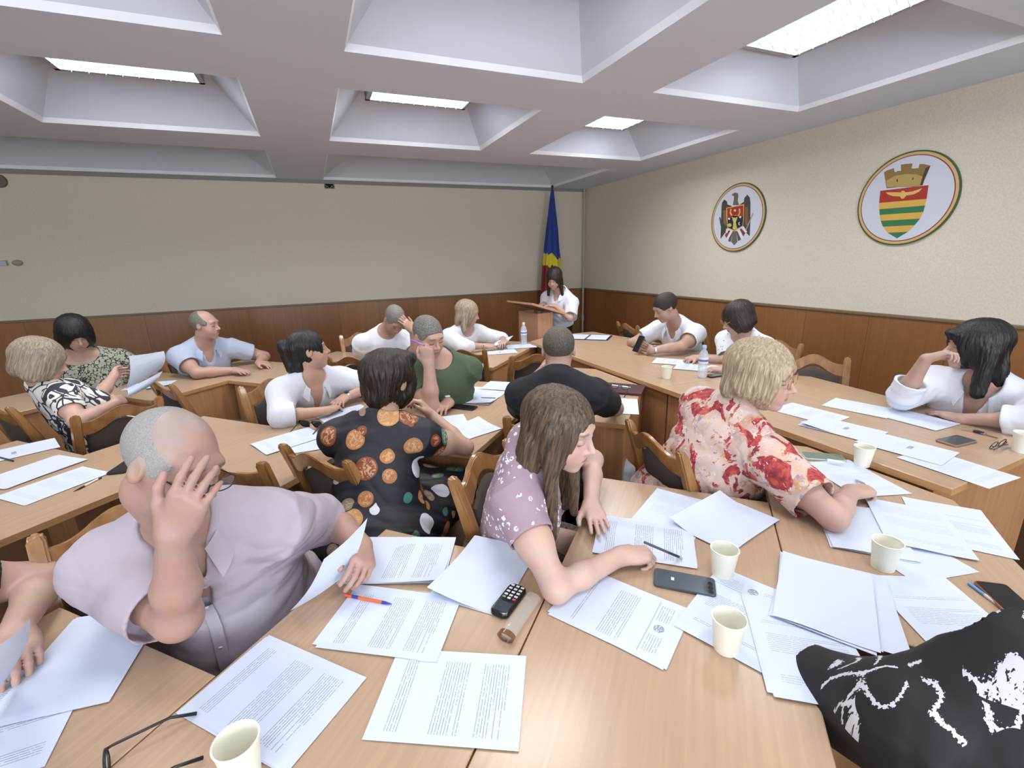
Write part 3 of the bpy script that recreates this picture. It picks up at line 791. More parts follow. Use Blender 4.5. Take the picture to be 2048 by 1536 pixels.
    allb = [o[1] for o in body]; lo = np.min([p[1] for p in allb], 0); hi = np.max([p[2] for p in allb], 0); lo[2] = max(lo[2], .02)
    Fd = Field(lo, hi, vox).run(body); V, Q = nets(Fd); V = relax(V, Q, 1, .35)
    # skin colours: lips, brows, lash lines, cheeks, nails
    base = A3(rgb(tone)[:3]); base = (base*.80+base.mean()*.20)*.86; colr = np.tile(base, (len(V), 1))
    q = ((V-H)@M)/hs; q[:, 0] /= hw
    def paint(m, c, a): colr[m] = colr[m]*(1-a)+A3(rgb(c)[:3])*a
    near = (np.abs(q) < .16).all(1)
    ax = np.abs(q[:, 0])
    def soft(m, c, a):
        nonlocal colr
        a = (np.clip(m, 0, 1)*near*a)[:, None]; colr = colr*(1-a)+A3(rgb(c)[:3])*a
    blush = near*np.exp(-(((ax-.045)/.02)**2+((q[:, 2]+.035)/.022)**2))*(q[:, 1] > 0); colr = colr*(1-.35*blush[:, None])+(base*A3((.95, .62, .58)))*.35*blush[:, None]
    if stub: soft((q[:, 1] > -.01)*np.clip((-.03-q[:, 2])/.03, 0, 1)*(q[:, 2] > -.13), stub, .22)
    fr_ = q[:, 1] > .06
    if scalp: soft(np.clip((q[:, 2]-.005+.6*np.clip(.02-q[:, 1], 0, .1))/.04, 0, 1)*np.clip((.062-q[:, 1]+.02*wob(q, 4, 12))/.05, 0, 1), scalp[0], scalp[1])
    soft(fr_*1.6*(1-np.sqrt((q[:, 0]/.023)**2+((q[:, 2]+.0605)/.0105)**2)), lips, .75 if fem else .45)
    soft(fr_*(1.4-np.abs(q[:, 2]+.0605)/.0022)*(np.abs(q[:, 0]) < .021), '#6b332c', .6)
    soft((q[:, 1] > .045)*(1.5-np.abs(q[:, 2]-.0265-.10*(.03-np.abs(ax-.032)))/.0036)*np.clip((.019-np.abs(ax-.032))/.005, 0, 1), brow, .7)
    soft(fr_*(1.5-np.abs(q[:, 2]+.0045)/.0026)*np.clip((.0165-np.abs(ax-.031))/.004, 0, 1), '#2a1a14', .8)
    soft(fr_*np.exp(-(((ax-.031)/.019)**2+((q[:, 2]-.006)/.012)**2)), '#8d6252', .22)
    if nails:
        for p, v in tips: paint(np.linalg.norm(V-(p+v*.003), axis=1) < .011, nails, .9)
    mesh_from('body', V, Q, M_SKIN, root, org, colr)
    # ---- clothes
    if top:
        sl = top.get('sleeve', 'short'); g = top.get('g', .011); flare = 1+(top.get('flare', 1.25)-1)*.62
        ops = list(torso)
        if top.get('dress'):
            ops += [('+', cone(hip[k], A3(kn[k])*top.get('dlen', 1.0)+hip[k]*(1-top.get('dlen', 1.0)), .105*lg, .088*lg), .10) for k in 'RL']
            ops += [('+', cone((hip['R']+hip['L'])/2, (A3(kn['R'])+A3(kn['L']))/2, .10*lg, .085*lg), .10)]
        prs = [o[1] for o in ops]+[cone(shl[k], arms[k][1] if sl in ('long', 'elbow') else arms[k][0], .1, .1) for k in 'RL']
        lo = np.min([p[1] for p in prs], 0)-.02; hi = np.max([p[2] for p in prs], 0)+.03
        Ft = Field(lo, hi, top.get('vox', vox*1.15)).run(ops); Ft.f -= g
        cuts = []
        for k in 'RL':
            p = shl[k]; e = A3(arms[k][0]); wr = A3(arms[k][1]); gg = math.sqrt(w)*wa; f0 = (ua+.006)*gg+g
            frac = {'short': .60, 'cap': .30, 'none': 0, 'elbow': 1, 'long': 1}[sl]
            frac = top.get('frac', frac)
            if sl == 'none': continue
            endp = p+(e-p)*frac
            if sl in ('short', 'cap'):
                ax_ = nrm(e-p); r1 = (ua*gg)*flare+g
                Ft.apply('+', fcone(p-ax_*.02, endp, f0+.012, r1), .03); cuts.append(fcone(endp-ax_*.035, endp+ax_*.05, r1-.009, r1-.006))
            else:
                tw = {'elbow': .30, 'long': .93}[sl]; tw = top.get('tw', tw); ep = e+(wr-e)*tw; ax_ = nrm(wr-e)
                rr = (fa*gg)*flare+g
                Ft.apply('+', cone(p, e, f0+.012, rr+.006), .04); r2 = rr*.98 if sl == 'elbow' else .036+g*.5
                Ft.apply('+', fcone(e, ep, rr+.004, r2+.002), .02)
                if sl == 'elbow': Ft.apply('+', fcone(ep-ax_*.05, ep, r2+.006, r2+.009), .006)   # rolled cuff
                cuts.append(fcone(ep-ax_*.03, ep+ax_*.05, r2-.006, r2-.002))
        for c_ in cuts: Ft.apply('-', c_, .004)
        nk = top.get('neck', 'crew')
        if nk == 'crew': Ft.apply('-', ell(B(0, .035, .048), ((.080 if fem else .072)*w**.3, .088 if fem else .080, .072), RM), .012)
        if nk == 'wide': Ft.apply('-', ell(B(0, .03, .045), (.11*w**.3, .10, .085), RM), .012)
        if nk in ('v', 'collar'):
            Ft.apply('-', ell(B(0, .03, .055), (.070*w**.3, .075, .07), RM), .012)
            dp = top.get('vdepth', .12); Ft.apply('-', cone(B(0, .075, .02), B(0, .150*w+.02, -dp), .050, .006), .012)
        if nk == 'scoop':
            Ft.apply('-', ell(B(0, .04, .05), (.085, .09, .08), RM), .012); Ft.apply('-', ell(B(0, .13, -.03), (.07, .06, top.get('vdepth', .09)), RM), .02)
        if not top.get('dress'): Ft.apply('-', half(B(0, 0, -top.get('hem', .02), Pv), -U), .01)
        V, Q = nets(Ft); V = relax(V, Q, 1, .4); vn = vnormals(V, Q)
        q = (V-Nk)@RM; amp = top.get('amp', .0035)
        # folds: soft diagonal creases, stronger around armpits and waist
        wgt = .5+.9*np.exp(-((q[:, 2]+Lz*.8)/.13)**2)+.7*np.exp(-((np.abs(q[:, 0])-sw)/.06)**2)*np.exp(-((q[:, 2]+.13)/.09)**2)
        a_ = wob(q*A3((1.0, 1.0, 2.6)), hash(name+label) % 999 if False else len(label)*7, 3.2)
        b_ = np.abs(np.sin(7*(q[:, 2]*2.2+np.abs(q[:, 0])*1.6)*2.4+2.2*wob(q, len(label)*3+1, 2.0)))
        V = V+vn*((a_*amp+(b_-.6)*amp*.9)*wgt)[:, None]
        mesh_from(top.get('name', 'shirt'), V, Q, top['mat'], root, org)
        if nk == 'collar':
            cm = top.get('cmat', top['mat']); bm = bmesh.new(); n = 26; rn = nr+.020
            rows = []
            for i in range(n+1):
                a = -2.62+5.24*i/n; fr = max(0, (abs(a)-1.1)/1.52)
                cx_, cy_ = math.sin(a), -math.cos(a)
                c0 = B(0, .020, 0)
                up = .062-.040*fr; ro = rn+.020*fr; dn = .026-.062*fr
                pin = c0+S*cx_*ro+F*cy_*ro+U*up
                po = c0+S*cx_*(ro+.020+.020*fr)+F*cy_*(ro+.020+.045*fr)+U*dn
                pb = c0+S*cx_*(ro-.002)+F*cy_*(ro-.002)+U*(dn-.006)
                rows.append([bm.verts.new(x-org) for x in (pb, pin, (pin+po)/2+F*0+U*.004, po, po-U*.002-(S*cx_+F*cy_)*.003)])
            for r0, r1 in zip(rows, rows[1:]):
                for j in range(4): bm.faces.new((r0[j], r0[j+1], r1[j+1], r1[j]))
            bm_obj('collar', bm, cm, root, smooth=True, angle=50)
        if top.get('placket'):
            # button placket with small buttons down the front, hugging the cloth
            Pf = []; zs = np.linspace(-.10 if nk == 'collar' else -.03, -Lz*.93, 14)
            for z_ in zs:
                m = (np.abs(q[:, 0]) < .014) & (np.abs(q[:, 2]-z_) < .012) & (q[:, 1] > 0)
                if m.any(): Pf.append((z_, (V@F)[m].max()-Nk@F))
            bm = bmesh.new(); rows = []
            for z_, y_ in Pf: rows.append([bm.verts.new(B(x_, y_+.0015-(abs(x_)/.016)*.003, z_)-org) for x_ in (-.014, -.012, .012, .014)])
            for r0, r1 in zip(rows, rows[1:]):
                for j in range(3): bm.faces.new((r0[j], r0[j+1], r1[j+1], r1[j]))
            pk = bm_obj('placket', bm, top.get('cmat', top['mat']), root, smooth=True)
            bm = bmesh.new()
            for i, (z_, y_) in enumerate(Pf):
                if i % 3 == 1:
                    bmesh.ops.create_cone(bm, cap_ends=True, segments=14, radius1=.0055, radius2=.0045, depth=.003,
                        matrix=Matrix.Translation(Vector(B(0, y_+.003, z_)-org)) @ Matrix([list(np.cross(U, F))+[0], list(U)+[0], list(F)+[0], [0, 0, 0, 1]]).to_3x3().transposed().to_4x4())
            bm_obj('buttons', bm, plain('shirt_button', '#eeeae4', rough=.3), root, smooth=True, angle=40)
    if bottom:
        ops = [('+', ell(B(0, .02, 0, Pv), A3((.178*w, .138*w, .128)), RM), .03)]+legs
        if bottom.get('skirt'):
            ops = [('+', ell(B(0, .02, 0, Pv), A3((.178*w, .138*w, .128)), RM), .03)]+[('+', cone(hip[k], kn[k], .10*lg, .085*lg), .10) for k in 'RL']+[('+', cone((hip['R']+hip['L'])/2, (A3(kn['R'])+A3(kn['L']))/2, .10*lg, .085*lg), .1)]
        prs = [o[1] for o in ops]; lo = np.min([p[1] for p in prs], 0); hi = np.max([p[2] for p in prs], 0); lo[2] = max(lo[2], .05)
        Fb = Field(lo, hi, .008).run(ops); Fb.f -= .008
        Fb.apply('-', half(B(0, 0, .07, Pv), U), .01)
        V, Q = nets(Fb); vn = vnormals(V, Q); V = V+vn*(wob(V, 5, 4)*.004)[:, None]
        mesh_from(bottom.get('name', 'trousers'), V, Q, bottom['mat'], root, org)
    for k in 'RL':
        a = A3(an[k]); f_ = dirv(face)
        Fs = Field(a-.3, a+.3, .008); Fs.run([('+', cone(a-f_*.02+A3((0, 0, -.04)), a+f_*.15+A3((0, 0, -.062)), .045, .034), .02), ('-', half(a+A3((0, 0, -.085)), (0, 0, -1)), .004)])
        V, Q = nets(Fs); mesh_from('shoe', V, Q, plain('shoe_'+shoes[1:], shoes, rough=.5), root, org)
    # ---- hair, built in the head's own frame
    if hair:
        hv = hair.get('vox', vox); th = hair.get('th', .010)
        Hf = Field((-.22, -.22, hair.get('zlo', -.16)), (.22, .20, .20), hv)
        for o in head_ops(np.zeros(3), np.eye(3), 1.0, fem)[:2]: Hf.apply(o[0], o[1], o[2])
        Hf.f -= th
        for o in hair.get('add', []): Hf.apply(*o)
        ft = hair.get('front', .062)   # height of the hairline
        if hair.get('style') == 'crop':
            Hf.apply('-', ell((0, .125, -.07), (.12, .125, .07+ft)), .008)
            Hf.apply('-', ell((0, .02, -.115), (.2, .085, .125+hair.get('side', 0))), .012)
            Hf.apply('-', half((0, -.04, hair.get('nape', -.055)), (0, .25, -1)), .008)
            if hair.get('bald'): Hf.apply('-', ell((0, .065, .09), hair['bald']), .03)
        else:
            Hf.apply('-', ell(hair.get('fc', (0, .135, -.055)), hair.get('fr', (.066, .09, .055+ft))), .010)
        for o in hair.get('cut', []): Hf.apply(*o)
        V, Q = nets(Hf); V = relax(V, Q, 1, .4); vn = vnormals(V, Q)
        if hair.get('strand', 1):
            ang = np.arctan2(V[:, 0], V[:, 1]+.02); zz = V[:, 2]
            sd = np.sin(ang*46+4*np.sin(zz*22+ang*3)+3*wob(V, 3, 5))*.5+np.sin(ang*23+zz*30)*.5
            V = V+vn*(sd*hair.get('strand', 1)*.0018+wob(V, 11, hair.get('wsc', 9))*hair.get('wamp', .0015))[:, None]
        V[:, 0] *= hw
        ho = mesh_from('hair', V*hs, Q, hair['mat'], root)
        ho.matrix_world = Matrix([list(M[i])+[H[i]] for i in range(3)]+[[0, 0, 0, 1]])
        ho.matrix_parent_inverse = Matrix.Identity(4)
        mw = Matrix([list(M[i])+[float(H[i]-org[i])] for i in range(3)]+[[0, 0, 0, 1]]); ho.matrix_local = mw
    chk = []
    for k in 'RL':
        chk.append('%s ua %.2f fa %.2f' % (k, np.linalg.norm(shl[k]-A3(arms[k][0])), np.linalg.norm(A3(arms[k][0])-A3(arms[k][1]))))
    print('PERSON', label[:40], chk, 'neck %.2f' % np.linalg.norm(H-Nk), 'spine %.2f' % Lz, 'H', H.round(2), 'N', Nk.round(2))
    root['_h'] = 0; del root['_h']
    return dict(root=root, org=org, H=H, M=M, B=B, F=F, S=S, U=U, hs=hs, sh=shl, N=Nk, tips=tips, arm=arms)

# ------------------------------------------------------------------ cloth patterns
def ramp(nt, stops, interp='CONSTANT'):
    cr = N(nt, 'ShaderNodeValToRGB'); cr.color_ramp.interpolation = interp
    el = cr.color_ramp.elements
    while len(el) < len(stops): el.new(.5)
    for e, (p, c) in zip(el, stops): e.position = p; e.color = rgb(c)
    return cr
def pat(name, build, rough=.8):
    m, nt, b = new_mat(name); tc = N(nt, 'ShaderNodeTexCoord'); out = build(nt, tc.outputs['Object']); lk(nt, out, b.inputs['Base Color']); b.inputs['Roughness'].default_value = rough
    n2 = N(nt, 'ShaderNodeTexNoise'); n2.inputs['Scale'].default_value = 14; n2.inputs['Detail'].default_value = 6; bp = N(nt, 'ShaderNodeBump'); bp.inputs['Strength'].default_value = .35; bp.inputs['Distance'].default_value = .008
    lk(nt, tc.outputs['Object'], n2.inputs['Vector']); lk(nt, n2.outputs['Fac'], bp.inputs['Height']); lk(nt, bp.outputs[0], b.inputs['Normal']); return m
def vor(nt, v, sc, feat='F1', out='Distance', rnd=1.0):
    n = N(nt, 'ShaderNodeTexVoronoi', feature=feat); n.inputs['Scale'].default_value = sc; n.inputs['Randomness'].default_value = rnd; lk(nt, v, n.inputs['Vector']); return n
def nse(nt, v, sc, det=2, dist=0.):
    n = N(nt, 'ShaderNodeTexNoise'); n.inputs['Scale'].default_value = sc; n.inputs['Detail'].default_value = det; n.inputs['Distortion'].default_value = dist; lk(nt, v, n.inputs['Vector']); return n
def mth(nt, op, a, b=None):
    n = N(nt, 'ShaderNodeMath', operation=op)
    for i, x in enumerate((a, b)):
        if x is None: continue
        if isinstance(x, (int, float)): n.inputs[i].default_value = x
        else: lk(nt, x, n.inputs[i])
    return n.outputs[0]
def mixc(nt, f, a, b):
    n = N(nt, 'ShaderNodeMix', data_type='RGBA')
    for i, x in ((0, f), (6, a), (7, b)):
        if isinstance(x, str): n.inputs[i].default_value = rgb(x)
        elif isinstance(x, (int, float)): n.inputs[i].default_value = x
        else: lk(nt, x, n.inputs[i])
    return n.outputs[2]
def mapv(nt, v, sc=(1, 1, 1), rot=(0, 0, 0), loc=(0, 0, 0)):
    n = N(nt, 'ShaderNodeMapping'); n.inputs['Scale'].default_value = sc; n.inputs['Rotation'].default_value = rot; n.inputs['Location'].default_value = loc; lk(nt, v, n.inputs['Vector']); return n.outputs[0]
def P_leopard(nt, v):
    w = nse(nt, v, 9, 3); vv = N(nt, 'ShaderNodeVectorMath', operation='MULTIPLY_ADD'); vv.inputs[1].default_value = (.06, .06, .06); lk(nt, w.outputs['Color'], vv.inputs[0]); lk(nt, v, vv.inputs[2])
    d = vor(nt, vv.outputs[0], 46, 'DISTANCE_TO_EDGE'); n = nse(nt, v, 30, 3)
    k = mth(nt, 'MULTIPLY', mth(nt, 'LESS_THAN', d.outputs['Distance'], .10), mth(nt, 'GREATER_THAN', n.outputs['Fac'], .46))
    return mixc(nt, k, ramp_c(nt, n.outputs['Fac'], [(0, '#7b8178'), (.5, '#a3a797')]), '#25262a')
def ramp_c(nt, f, st, ip='LINEAR'):
    c = ramp(nt, st, ip); lk(nt, f, c.inputs[0]); return c.outputs[0]
def P_bw(nt, v):
    n = nse(nt, v, 7, 1, 1.6); b = vor(nt, v, 9, 'DISTANCE_TO_EDGE')
    c = ramp_c(nt, n.outputs['Fac'], [(0, '#33303d'), (.44, '#e4e0de'), (.60, '#33303d'), (.68, '#e4e0de')], 'CONSTANT')
    return mixc(nt, mth(nt, 'LESS_THAN', b.outputs['Distance'], .035), c, '#33303d')
def P_coins(nt, v):
    d = vor(nt, v, 10, rnd=.6); n = nse(nt, v, 60, 5, 1.5); sp = N(nt, 'ShaderNodeSeparateColor'); lk(nt, d.outputs['Color'], sp.inputs[0])
    cell = ramp_c(nt, sp.outputs[0], [(0, '#a8703f'), (.2, '#7e3f22'), (.36, '#cfcfd8'), (.60, '#b98552'), (.74, '#3f7468'), (.88, '#8c7a66')], 'CONSTANT')
    rad = mth(nt, 'ADD', mth(nt, 'MULTIPLY', sp.outputs[1], .16), .30)
    inside = mth(nt, 'LESS_THAN', d.outputs['Distance'], rad)
    det = mth(nt, 'MULTIPLY', mth(nt, 'GREATER_THAN', n.outputs['Fac'], .52), mth(nt, 'LESS_THAN', d.outputs['Distance'], mth(nt, 'SUBTRACT', rad, .06)))
    white = mth(nt, 'LESS_THAN', mth(nt, 'ABSOLUTE', mth(nt, 'SUBTRACT', sp.outputs[0], .48)), .12)
    c2 = mixc(nt, mth(nt, 'MULTIPLY', mth(nt, 'MULTIPLY', det, .55), mth(nt, 'SUBTRACT', 1., white)), cell, '#d9b08a')
    return mixc(nt, inside, '#14141f', c2)
def P_lilac(nt, v):
    d = vor(nt, v, 46, rnd=.9); n = nse(nt, v, 11, 1); sp = N(nt, 'ShaderNodeSeparateColor'); lk(nt, d.outputs['Color'], sp.inputs[0])
    clump = mth(nt, 'GREATER_THAN', n.outputs['Fac'], .41)
    ring = mth(nt, 'MULTIPLY', mth(nt, 'LESS_THAN', d.outputs['Distance'], .36), mth(nt, 'GREATER_THAN', d.outputs['Distance'], .13))
    pet = nse(nt, v, 110, 1); ring = mth(nt, 'MULTIPLY', ring, mth(nt, 'GREATER_THAN', pet.outputs['Fac'], .44))
    c = mixc(nt, mth(nt, 'MULTIPLY', ring, clump), ramp_c(nt, nse(nt, v, 5).outputs['Fac'], [(.3, '#977f8c'), (.7, '#a58c98')]), '#ece6e8')
    return mixc(nt, mth(nt, 'MULTIPLY', mth(nt, 'LESS_THAN', d.outputs['Distance'], .07), clump), c, '#4a3844')
def P_floral(nt, v):
    n1 = nse(nt, v, 12, 4, 1.0); n2 = nse(nt, mapv(nt, v, loc=(3, 1, 7)), 22, 3, 1.8); n3 = nse(nt, mapv(nt, v, loc=(9, 4, 2)), 9, 3, .8)
    c = ramp_c(nt, n3.outputs['Fac'], [(.35, '#c9a794'), (.5, '#cdb8b0'), (.62, '#b99a92')])
    c = mixc(nt, mth(nt, 'GREATER_THAN', n2.outputs['Fac'], .60), c, ramp_c(nt, n1.outputs['Fac'], [(.4, '#8b83a8'), (.5, '#c59a6c'), (.6, '#8f4a5c')]))
    c = mixc(nt, mth(nt, 'GREATER_THAN', n1.outputs['Fac'], .555), c, ramp_c(nt, n2.outputs['Fac'], [(.38, '#7c2a36'), (.5, '#a23438'), (.62, '#b9544a')]))
    w = nse(nt, mapv(nt, v, loc=(5, 5, 5)), 34, 4, 2.2)
    return mixc(nt, mth(nt, 'GREATER_THAN', w.outputs['Fac'], .66), c, '#dccfcd')
def P_strokes(nt, v):
    out = '#0c0d12'
    for i, (rot, loc, th) in enumerate((((.3, .2, .8), (1, 2, 3), .665), ((.5, -.4, -.9), (7, 3, 1), .67))):
        a = nse(nt, mapv(nt, v, (15, 15, 4.5), rot, loc), 1.0, 0); st = nse(nt, mapv(nt, v, (260, 260, 14), rot, loc), 1.0, 2); ms = nse(nt, mapv(nt, v, (7, 7, 7), rot, loc), 1.0, 0)
        k = mth(nt, 'MULTIPLY', mth(nt, 'LESS_THAN', mth(nt, 'ADD', mth(nt, 'ABSOLUTE', mth(nt, 'SUBTRACT', a.outputs['Fac'], .5)), mth(nt, 'MULTIPLY', mth(nt, 'SUBTRACT', st.outputs['Fac'], .5), .10)), .022), mth(nt, 'GREATER_THAN', ms.outputs['Fac'], .55))
        out = mixc(nt, k, out, '#c9c8d0')
    return out
def P_tiny(nt, v):
    d = vor(nt, v, 48); sp = N(nt, 'ShaderNodeSeparateColor'); lk(nt, d.outputs['Color'], sp.inputs[0])
    return mixc(nt, mth(nt, 'MULTIPLY', mth(nt, 'LESS_THAN', d.outputs['Distance'], .25), mth(nt, 'GREATER_THAN', sp.outputs[0], .6)), '#e6e8ee', '#6f7484')
def P_skirt(nt, v):
    return ramp_c(nt, nse(nt, v, 26, 4, 1).outputs['Fac'], [(.4, '#3f3632'), (.52, '#6b6058'), (.6, '#2c2624')])
C_LEO, C_BW, C_COIN, C_LIL = pat('leopard_print', P_leopard), pat('black_white_print', P_bw), pat('coin_print', P_coins, .6), pat('lilac_flower_print', P_lilac)
C_RED, C_STR, C_TINY, C_SKIRT = pat('red_floral_print', P_floral), pat('brush_stroke_print', P_strokes, .7), pat('tiny_flower_print', P_tiny), pat('dark_print_skirt', P_skirt)
C_WHITE = plain('white_cotton', '#d6d8e2', rough=.8, bump=.25, bscale=40, bdist=.004, var=.05)
C_BLUE = plain('pale_blue_cotton', '#aeb9d0', rough=.8, bump=.2, bscale=40, bdist=.004, var=.08)
C_GREEN = plain('olive_green_cotton', '#4d5c48', rough=.85, bump=.25, bscale=30, bdist=.004)
C_BLACK = plain('black_cotton', '#15161d', rough=.85, bump=.2, bscale=30, bdist=.004)
C_PINKG = plain('lilac_grey_cotton', '#aba1ac', rough=.75, bump=.25, bscale=30, bdist=.005, var=.06)
C_DARK = plain('dark_trousers', '#17181f', rough=.85); C_JEAN = plain('grey_trousers', '#4a4c54', rough=.85)
H_BLACK = hair_mat('hair_black', '#060507', '#16131a', .4); H_BLOND = hair_mat('hair_blonde', '#8c7a64', '#c4ae92', .5); H_ASH = hair_mat('hair_ash_blonde', '#7a6c5a', '#b3a28c', .5)
H_BROWN = hair_mat('hair_brown', '#33261c', '#6b5340', .42); H_DBR = hair_mat('hair_dark_brown', '#140e0b', '#33241b', .45); H_GREYB = hair_mat('hair_grey_buzz', '#5f5a55', '#8d8a86', .7, (220, 220, 220))
H_SILV = hair_mat('hair_silver_buzz', '#979494', '#aeaaa9', .7, (330, 330, 330)); H_SHORT = hair_mat('hair_short_dark', '#17120f', '#3a2e26', .55, (200, 200, 120)); H_SALT = hair_mat('hair_salt_pepper', '#4c4843', '#8f8b84', .65, (220, 220, 160))

# ------------------------------------------------------------------ the cast
PV = .585
def zz(px, py, z): return A3(at_z(px, py, z))
def yy_(px, py, y): return A3(at_y(px, py, y))
def dz(a, b, z): return zz(*b, z)-zz(*a, z)
DN = (0, 0, -1)
CUT = dict(style='crop', th=.004, front=.066, strand=.35, wamp=.0005)
people = {}
def BOB(mat, **k):
    d = dict(mat=mat, th=.016, front=.030, add=[('+', ell((0, -.025, .03), (.098, .112, .098)), .02), ('+', ell((.078, -.012, -.045), (.030, .062, .070)), .03), ('+', ell((-.078, -.012, -.045), (.030, .062, .070)), .03), ('+', ell((0, -.075, -.045), (.085, .050, .065)), .03)], fc=(0, .135, -.07), fr=(.064, .10, .098)); d.update(k); return d

people['bob'] = person('person', 'person with a black bob in a leopard-print blouse at the back wall', yy_(150, 667, 4.29), dirv(-60, -26), .0, yy_(163, 712, 4.38), None, -85,
    {'R': (zz(106, 770, .80), zz(150, 768, .79), dz((125, 765), (160, 775), .78), DN, 'relax'), 'L': (zz(240, 752, .80), zz(222, 748, .80), dz((222, 742), (200, 752), .8), DN, 'relax')},
    w=1.32, wa=1.0, vox=.006, tone='#cf9f88', hair=BOB(H_BLACK), bust=.072, top=dict(mat=C_LEO, name='blouse', sleeve='short', neck='wide', g=.016, flare=1.6, frac=.8), bottom=dict(mat=C_DARK), hs=1.02)
people['bw'] = person('person', 'blonde person in a black and white dress holding up sheets at the left', yy_(82, 722, 3.46), dirv(14, -22), 0, yy_(94, 774, 3.52), (-1.37, 3.56, .56), 30,
    {'R': (zz(158, 862, .78), zz(232, 806, .85), dz((232, 806), (262, 790), .85), (-.2, .9, -.2), 'grip'), 'L': (zz(160, 786, .87), zz(228, 752, .93), dz((228, 752), (250, 735), .95), (.2, -.9, 0), 'grip')},
    w=1.16, vox=.005, tone='#dca892', hair=BOB(H_ASH, front=.05, fc=(0, .14, -.06), fr=(.066, .095, .105)), bust=.07, top=dict(mat=C_BW, name='dress', dress=1, sleeve='short', neck='crew', frac=.62, flare=1.35), hs=1.03)
people['blue'] = person('person', 'balding person in a light blue short-sleeved shirt leaning on the back desk', yy_(411, 650, 4.52), dirv(-22, -4), 0, yy_(408, 690, 4.60), None, -62,
    {'R': (zz(398, 742, .80), zz(468, 741, .785), dz((480, 740), (512, 744), .78), DN, 'flat'), 'L': (zz(492, 716, .80), zz(518, 726, .79), dz((515, 722), (542, 724), .78), DN, 'relax')},
    fem=False, w=1.08, vox=.0055, tone='#cf9c84', belly=.02, brow='#6b5a50', hair=dict(CUT, mat=H_SALT, th=.007, bald=(.066, .105, .085)), top=dict(mat=C_BLUE, neck='collar', placket=1, flare=1.5, g=.015), bottom=dict(mat=C_JEAN))
people['bun'] = person('person', 'black-haired person with hair tied back in a white shirt, looking away to the right', yy_(618, 700, 3.02), dirv(6, 3), 0, yy_(622, 756, 3.05), None, -68,
    {'R': (zz(572, 838, .79), zz(652, 822, .79), dz((652, 822), (690, 805), .78), DN, 'relax'), 'L': (zz(722, 796, .79), zz(690, 795, .80), dz((690, 796), (668, 812), .80), DN, 'relax')},
    w=1.05, vox=.0045, tone='#dba488', nails='#5a1f2a', hair=dict(mat=H_BLACK, th=.009, front=.060, fc=(0, .150, -.048), fr=(.074, .125, .112), cut=[('-', ell((.090, .03, -.05), (.035, .06, .062)), .01), ('-', ell((-.090, .03, -.05), (.035, .06, .062)), .01), ('-', ell((0, .05, -.10), (.12, .085, .06)), .01)],
        add=[('+', ell((0, -.085, .0), (.055, .045, .085)), .03), ('+', ell((0, -.135, .035), (.040, .034, .048)), .012), ('+', cone((0, -.14, .05), (0, -.12, -.10), .030, .026), .01), ('+', ell((0, -.075, -.09), (.05, .035, .05)), .03)]),
    top=dict(mat=C_WHITE, sleeve='elbow', neck='collar', vdepth=.17, g=.018, tw=.28, flare=1.6), bottom=dict(mat=C_DARK))
people['tee'] = person('person', 'person in a white T-shirt with a dark shoulder strap, forehead resting on one hand', yy_(789, 640, 3.98), dirv(-80, -48), .12, yy_(770, 668, 4.10), None, -80,
    {'R': (zz(722, 718, .80), zz(772, 716, .79), dz((772, 716), (800, 722), .78), DN, 'relax'), 'L': (zz(836, 722, .79), yy_(826, 662, 3.86), yy_(797, 630, 3.88)-yy_(826, 662, 3.86), (-.5, .8, 0), 'flat')},
    fem=False, w=1.12, vox=.0055, tone='#c58d72', stub='#7d6a60', hair=dict(CUT, mat=H_GREYB), top=dict(mat=C_WHITE, neck='crew', name='t_shirt', flare=1.35), bottom=dict(mat=C_DARK))
people['green'] = person('person', 'person in an olive green T-shirt with a purple pen, cheek propped on a fist', yy_(857, 673, 2.66), dirv(-70, -20), -.06, yy_(880, 722, 2.74), None, -100,
    {'R': (zz(856, 812, .79), yy_(858, 728, 2.56), (-.12, .0, 1.0), (.35, .9, .1), 'fist'), 'L': (zz(944, 776, .79), zz(898, 806, .79), dz((898, 806), (868, 826), .78), DN, 'relax')},
    fem=False, w=1.15, vox=.0045, tone='#d09c82', stub='#9a8478', hair=dict(CUT, mat=H_SALT), top=dict(mat=C_GREEN, neck='crew', name='t_shirt', flare=1.35), bottom=dict(mat=C_JEAN))
people['coin'] = person('person', 'short dark-haired person seen from behind in a navy dress printed with coins', yy_(782, 762, 1.93), dirv(36, -8), 0, yy_(756, 846, 1.88), None, 66,
    {'R': (zz(908, 884, .79), yy_(862, 830, 2.06), yy_(838, 800, 2.08)-yy_(862, 830, 2.06), (-.8, .2, .2), 'curl'), 'L': (zz(712, 850, .80), yy_(760, 845, 2.25), (.5, .4, .4), (.3, .6, 0), 'relax')},
    w=1.02, vox=.0042, tone='#d3a084', nails='#a3202c', hair=dict(mat=H_DBR, th=.020, front=.05, strand=1.7, wamp=.004, fc=(0, .14, -.06), fr=(.064, .095, .105), add=[('+', ell((0, -.04, .045), (.092, .105, .088)), .02), ('+', ell((0, -.08, -.035), (.072, .048, .075)), .03), ('+', ell((.02, .05, .10), (.06, .05, .03)), .03)],
        cut=[('-', ell((.098, .005, -.03), (.026, .042, .045)), .008), ('-', ell((-.098, .005, -.03), (.026, .042, .045)), .008)]),
    top=dict(mat=C_COIN, name='dress', dress=1, sleeve='cap', neck='wide', frac=.34, flare=1.35, amp=.004), knees={'R': A3((.52, 2.0, .54)), 'L': A3((.22, 2.22, .54))}, ankles={'R': A3((.48, 1.92, .1)), 'L': A3((.2, 2.12, .1))})
